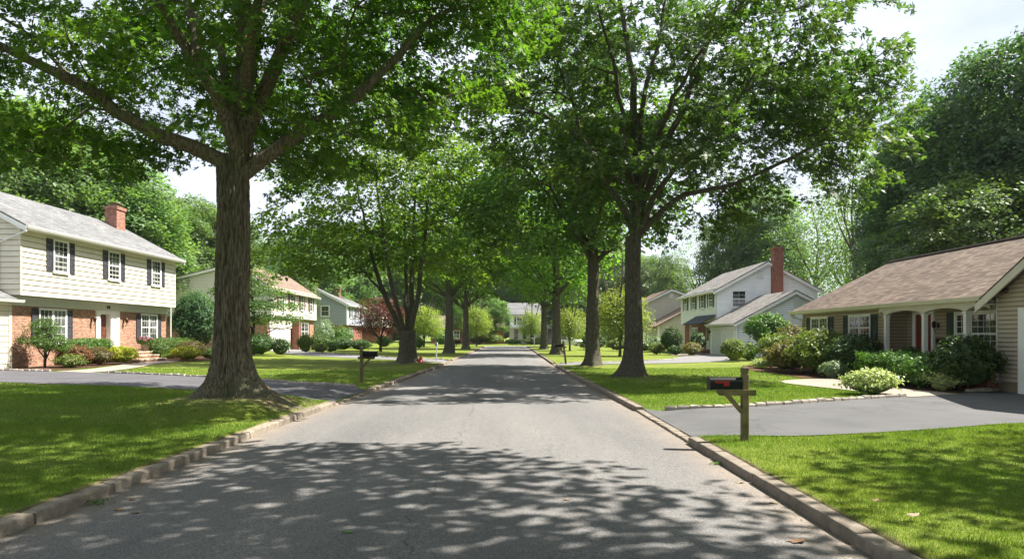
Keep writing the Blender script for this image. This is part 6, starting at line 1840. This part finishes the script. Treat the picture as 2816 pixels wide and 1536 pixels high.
fallen(375, 1406, LV2, 'pale curled leaf on the shaded road near the left kerb', 0.05, 0.4, 1.0)
fallen(326, 1396, LV, 'narrow dark leaf left of the pale curled leaf', 0.06, 1.4, 0.5)
fallen(363, 1368, LV, 'small brown leaf closest to the left kerb', 0.045, 2.2, 0.9)
fallen(955, 1467, LG, 'fresh green leaf lying on the road, low centre left', 0.05, 0.5, 0.4)
fallen(2510, 1460, LV2, 'large pale dry leaf on the right lawn', 0.07, 0.5, 0.8)
fallen(2410, 1415, LV, 'brown leaf on the right lawn above the pale one', 0.05, 2.5, 0.8)
def weed(sx, sy, label, s=0.09, n=60):
    x, y = gp(sx, sy, 0.01); rng = np.random.default_rng(int(sx))
    P = rng.normal(0, 1, (n, 3)) * np.array([s, s * 0.7, s * 0.12]); P[:, 2] = np.abs(P[:, 2]) + 0.012
    me = leaves_mesh('weed', P, np.tile([0, 0, 1.0], (n, 1)), 0.035, LEAF2, M['sGreen'], rng, 0.6)
    tag(link('weed', me, None, (x, y, 0.0)), label, 'weed', 'weeds growing at the kerb')
weed(262, 1381, 'flat green weed growing at the foot of the left kerb')
weed(1972, 1275, 'small weed at the foot of the right kerb near the mailbox', 0.06, 40)
def litter():
    rng = np.random.default_rng(12)
    n = 1500
    side = rng.random(n) < 0.5
    y = 3.5 + 30 * rng.random(n) ** 1.6
    off = np.abs(rng.normal(0, 0.22, n)) + 0.02
    x = np.where(side, xl(y) + off, xr(y) - off)
    far = rng.random(n) < 0.08
    x = np.where(far, rng.uniform(-4, 2.6, n), x)
    ap = np.where(side, apron(-1, y), apron(1, y)) > 0.5
    k = ~ap; x, y = x[k], y[k]
    t = (x - xl(y)) / (xr(y) - xl(y))
    z = 0.045 * (1 - (2 * t - 1) ** 2) + 0.006
    P = np.stack([x, y, z], 1)
    me = leaves_mesh('leaf_litter', P, np.tile([0, 0, 1.0], (len(P), 1)), 0.020, LEAF1, LM, rng, 0.82)
    tag(link('leaf_litter', me), 'scattered dry leaf bits and twigs along both kerbs', 'leaf litter', kind='stuff')
t_ = NT('litter'); g_ = t_.n.new('ShaderNodeNewGeometry')
LM = t_.done(t_.principled(t_.ramp(g_.outputs['Random Per Island'], [(0, (0.07, 0.045, 0.03)), (0.6, (0.2, 0.14, 0.08)), (1, (0.34, 0.28, 0.18))]), 0.9, 0.1))
litter()
print('scene built')


# ------------------------------------------------------------------ light summer haze
def haze():
    m = bpy.data.materials.new('haze_air'); m.use_nodes = True
    n, l = m.node_tree.nodes, m.node_tree.links; n.clear()
    o = n.new('ShaderNodeOutputMaterial'); v = n.new('ShaderNodeVolumePrincipled')
    v.inputs['Color'].default_value = (0.86, 0.92, 1.0, 1); v.inputs['Density'].default_value = 0.00018
    l.new(v.outputs[0], o.inputs['Volume'])
    b = MB(); b.box(-130, 130, -45, 190, -1.2, 24)
    ob = b.build('haze', m); tag(ob, kind='stuff')
haze()
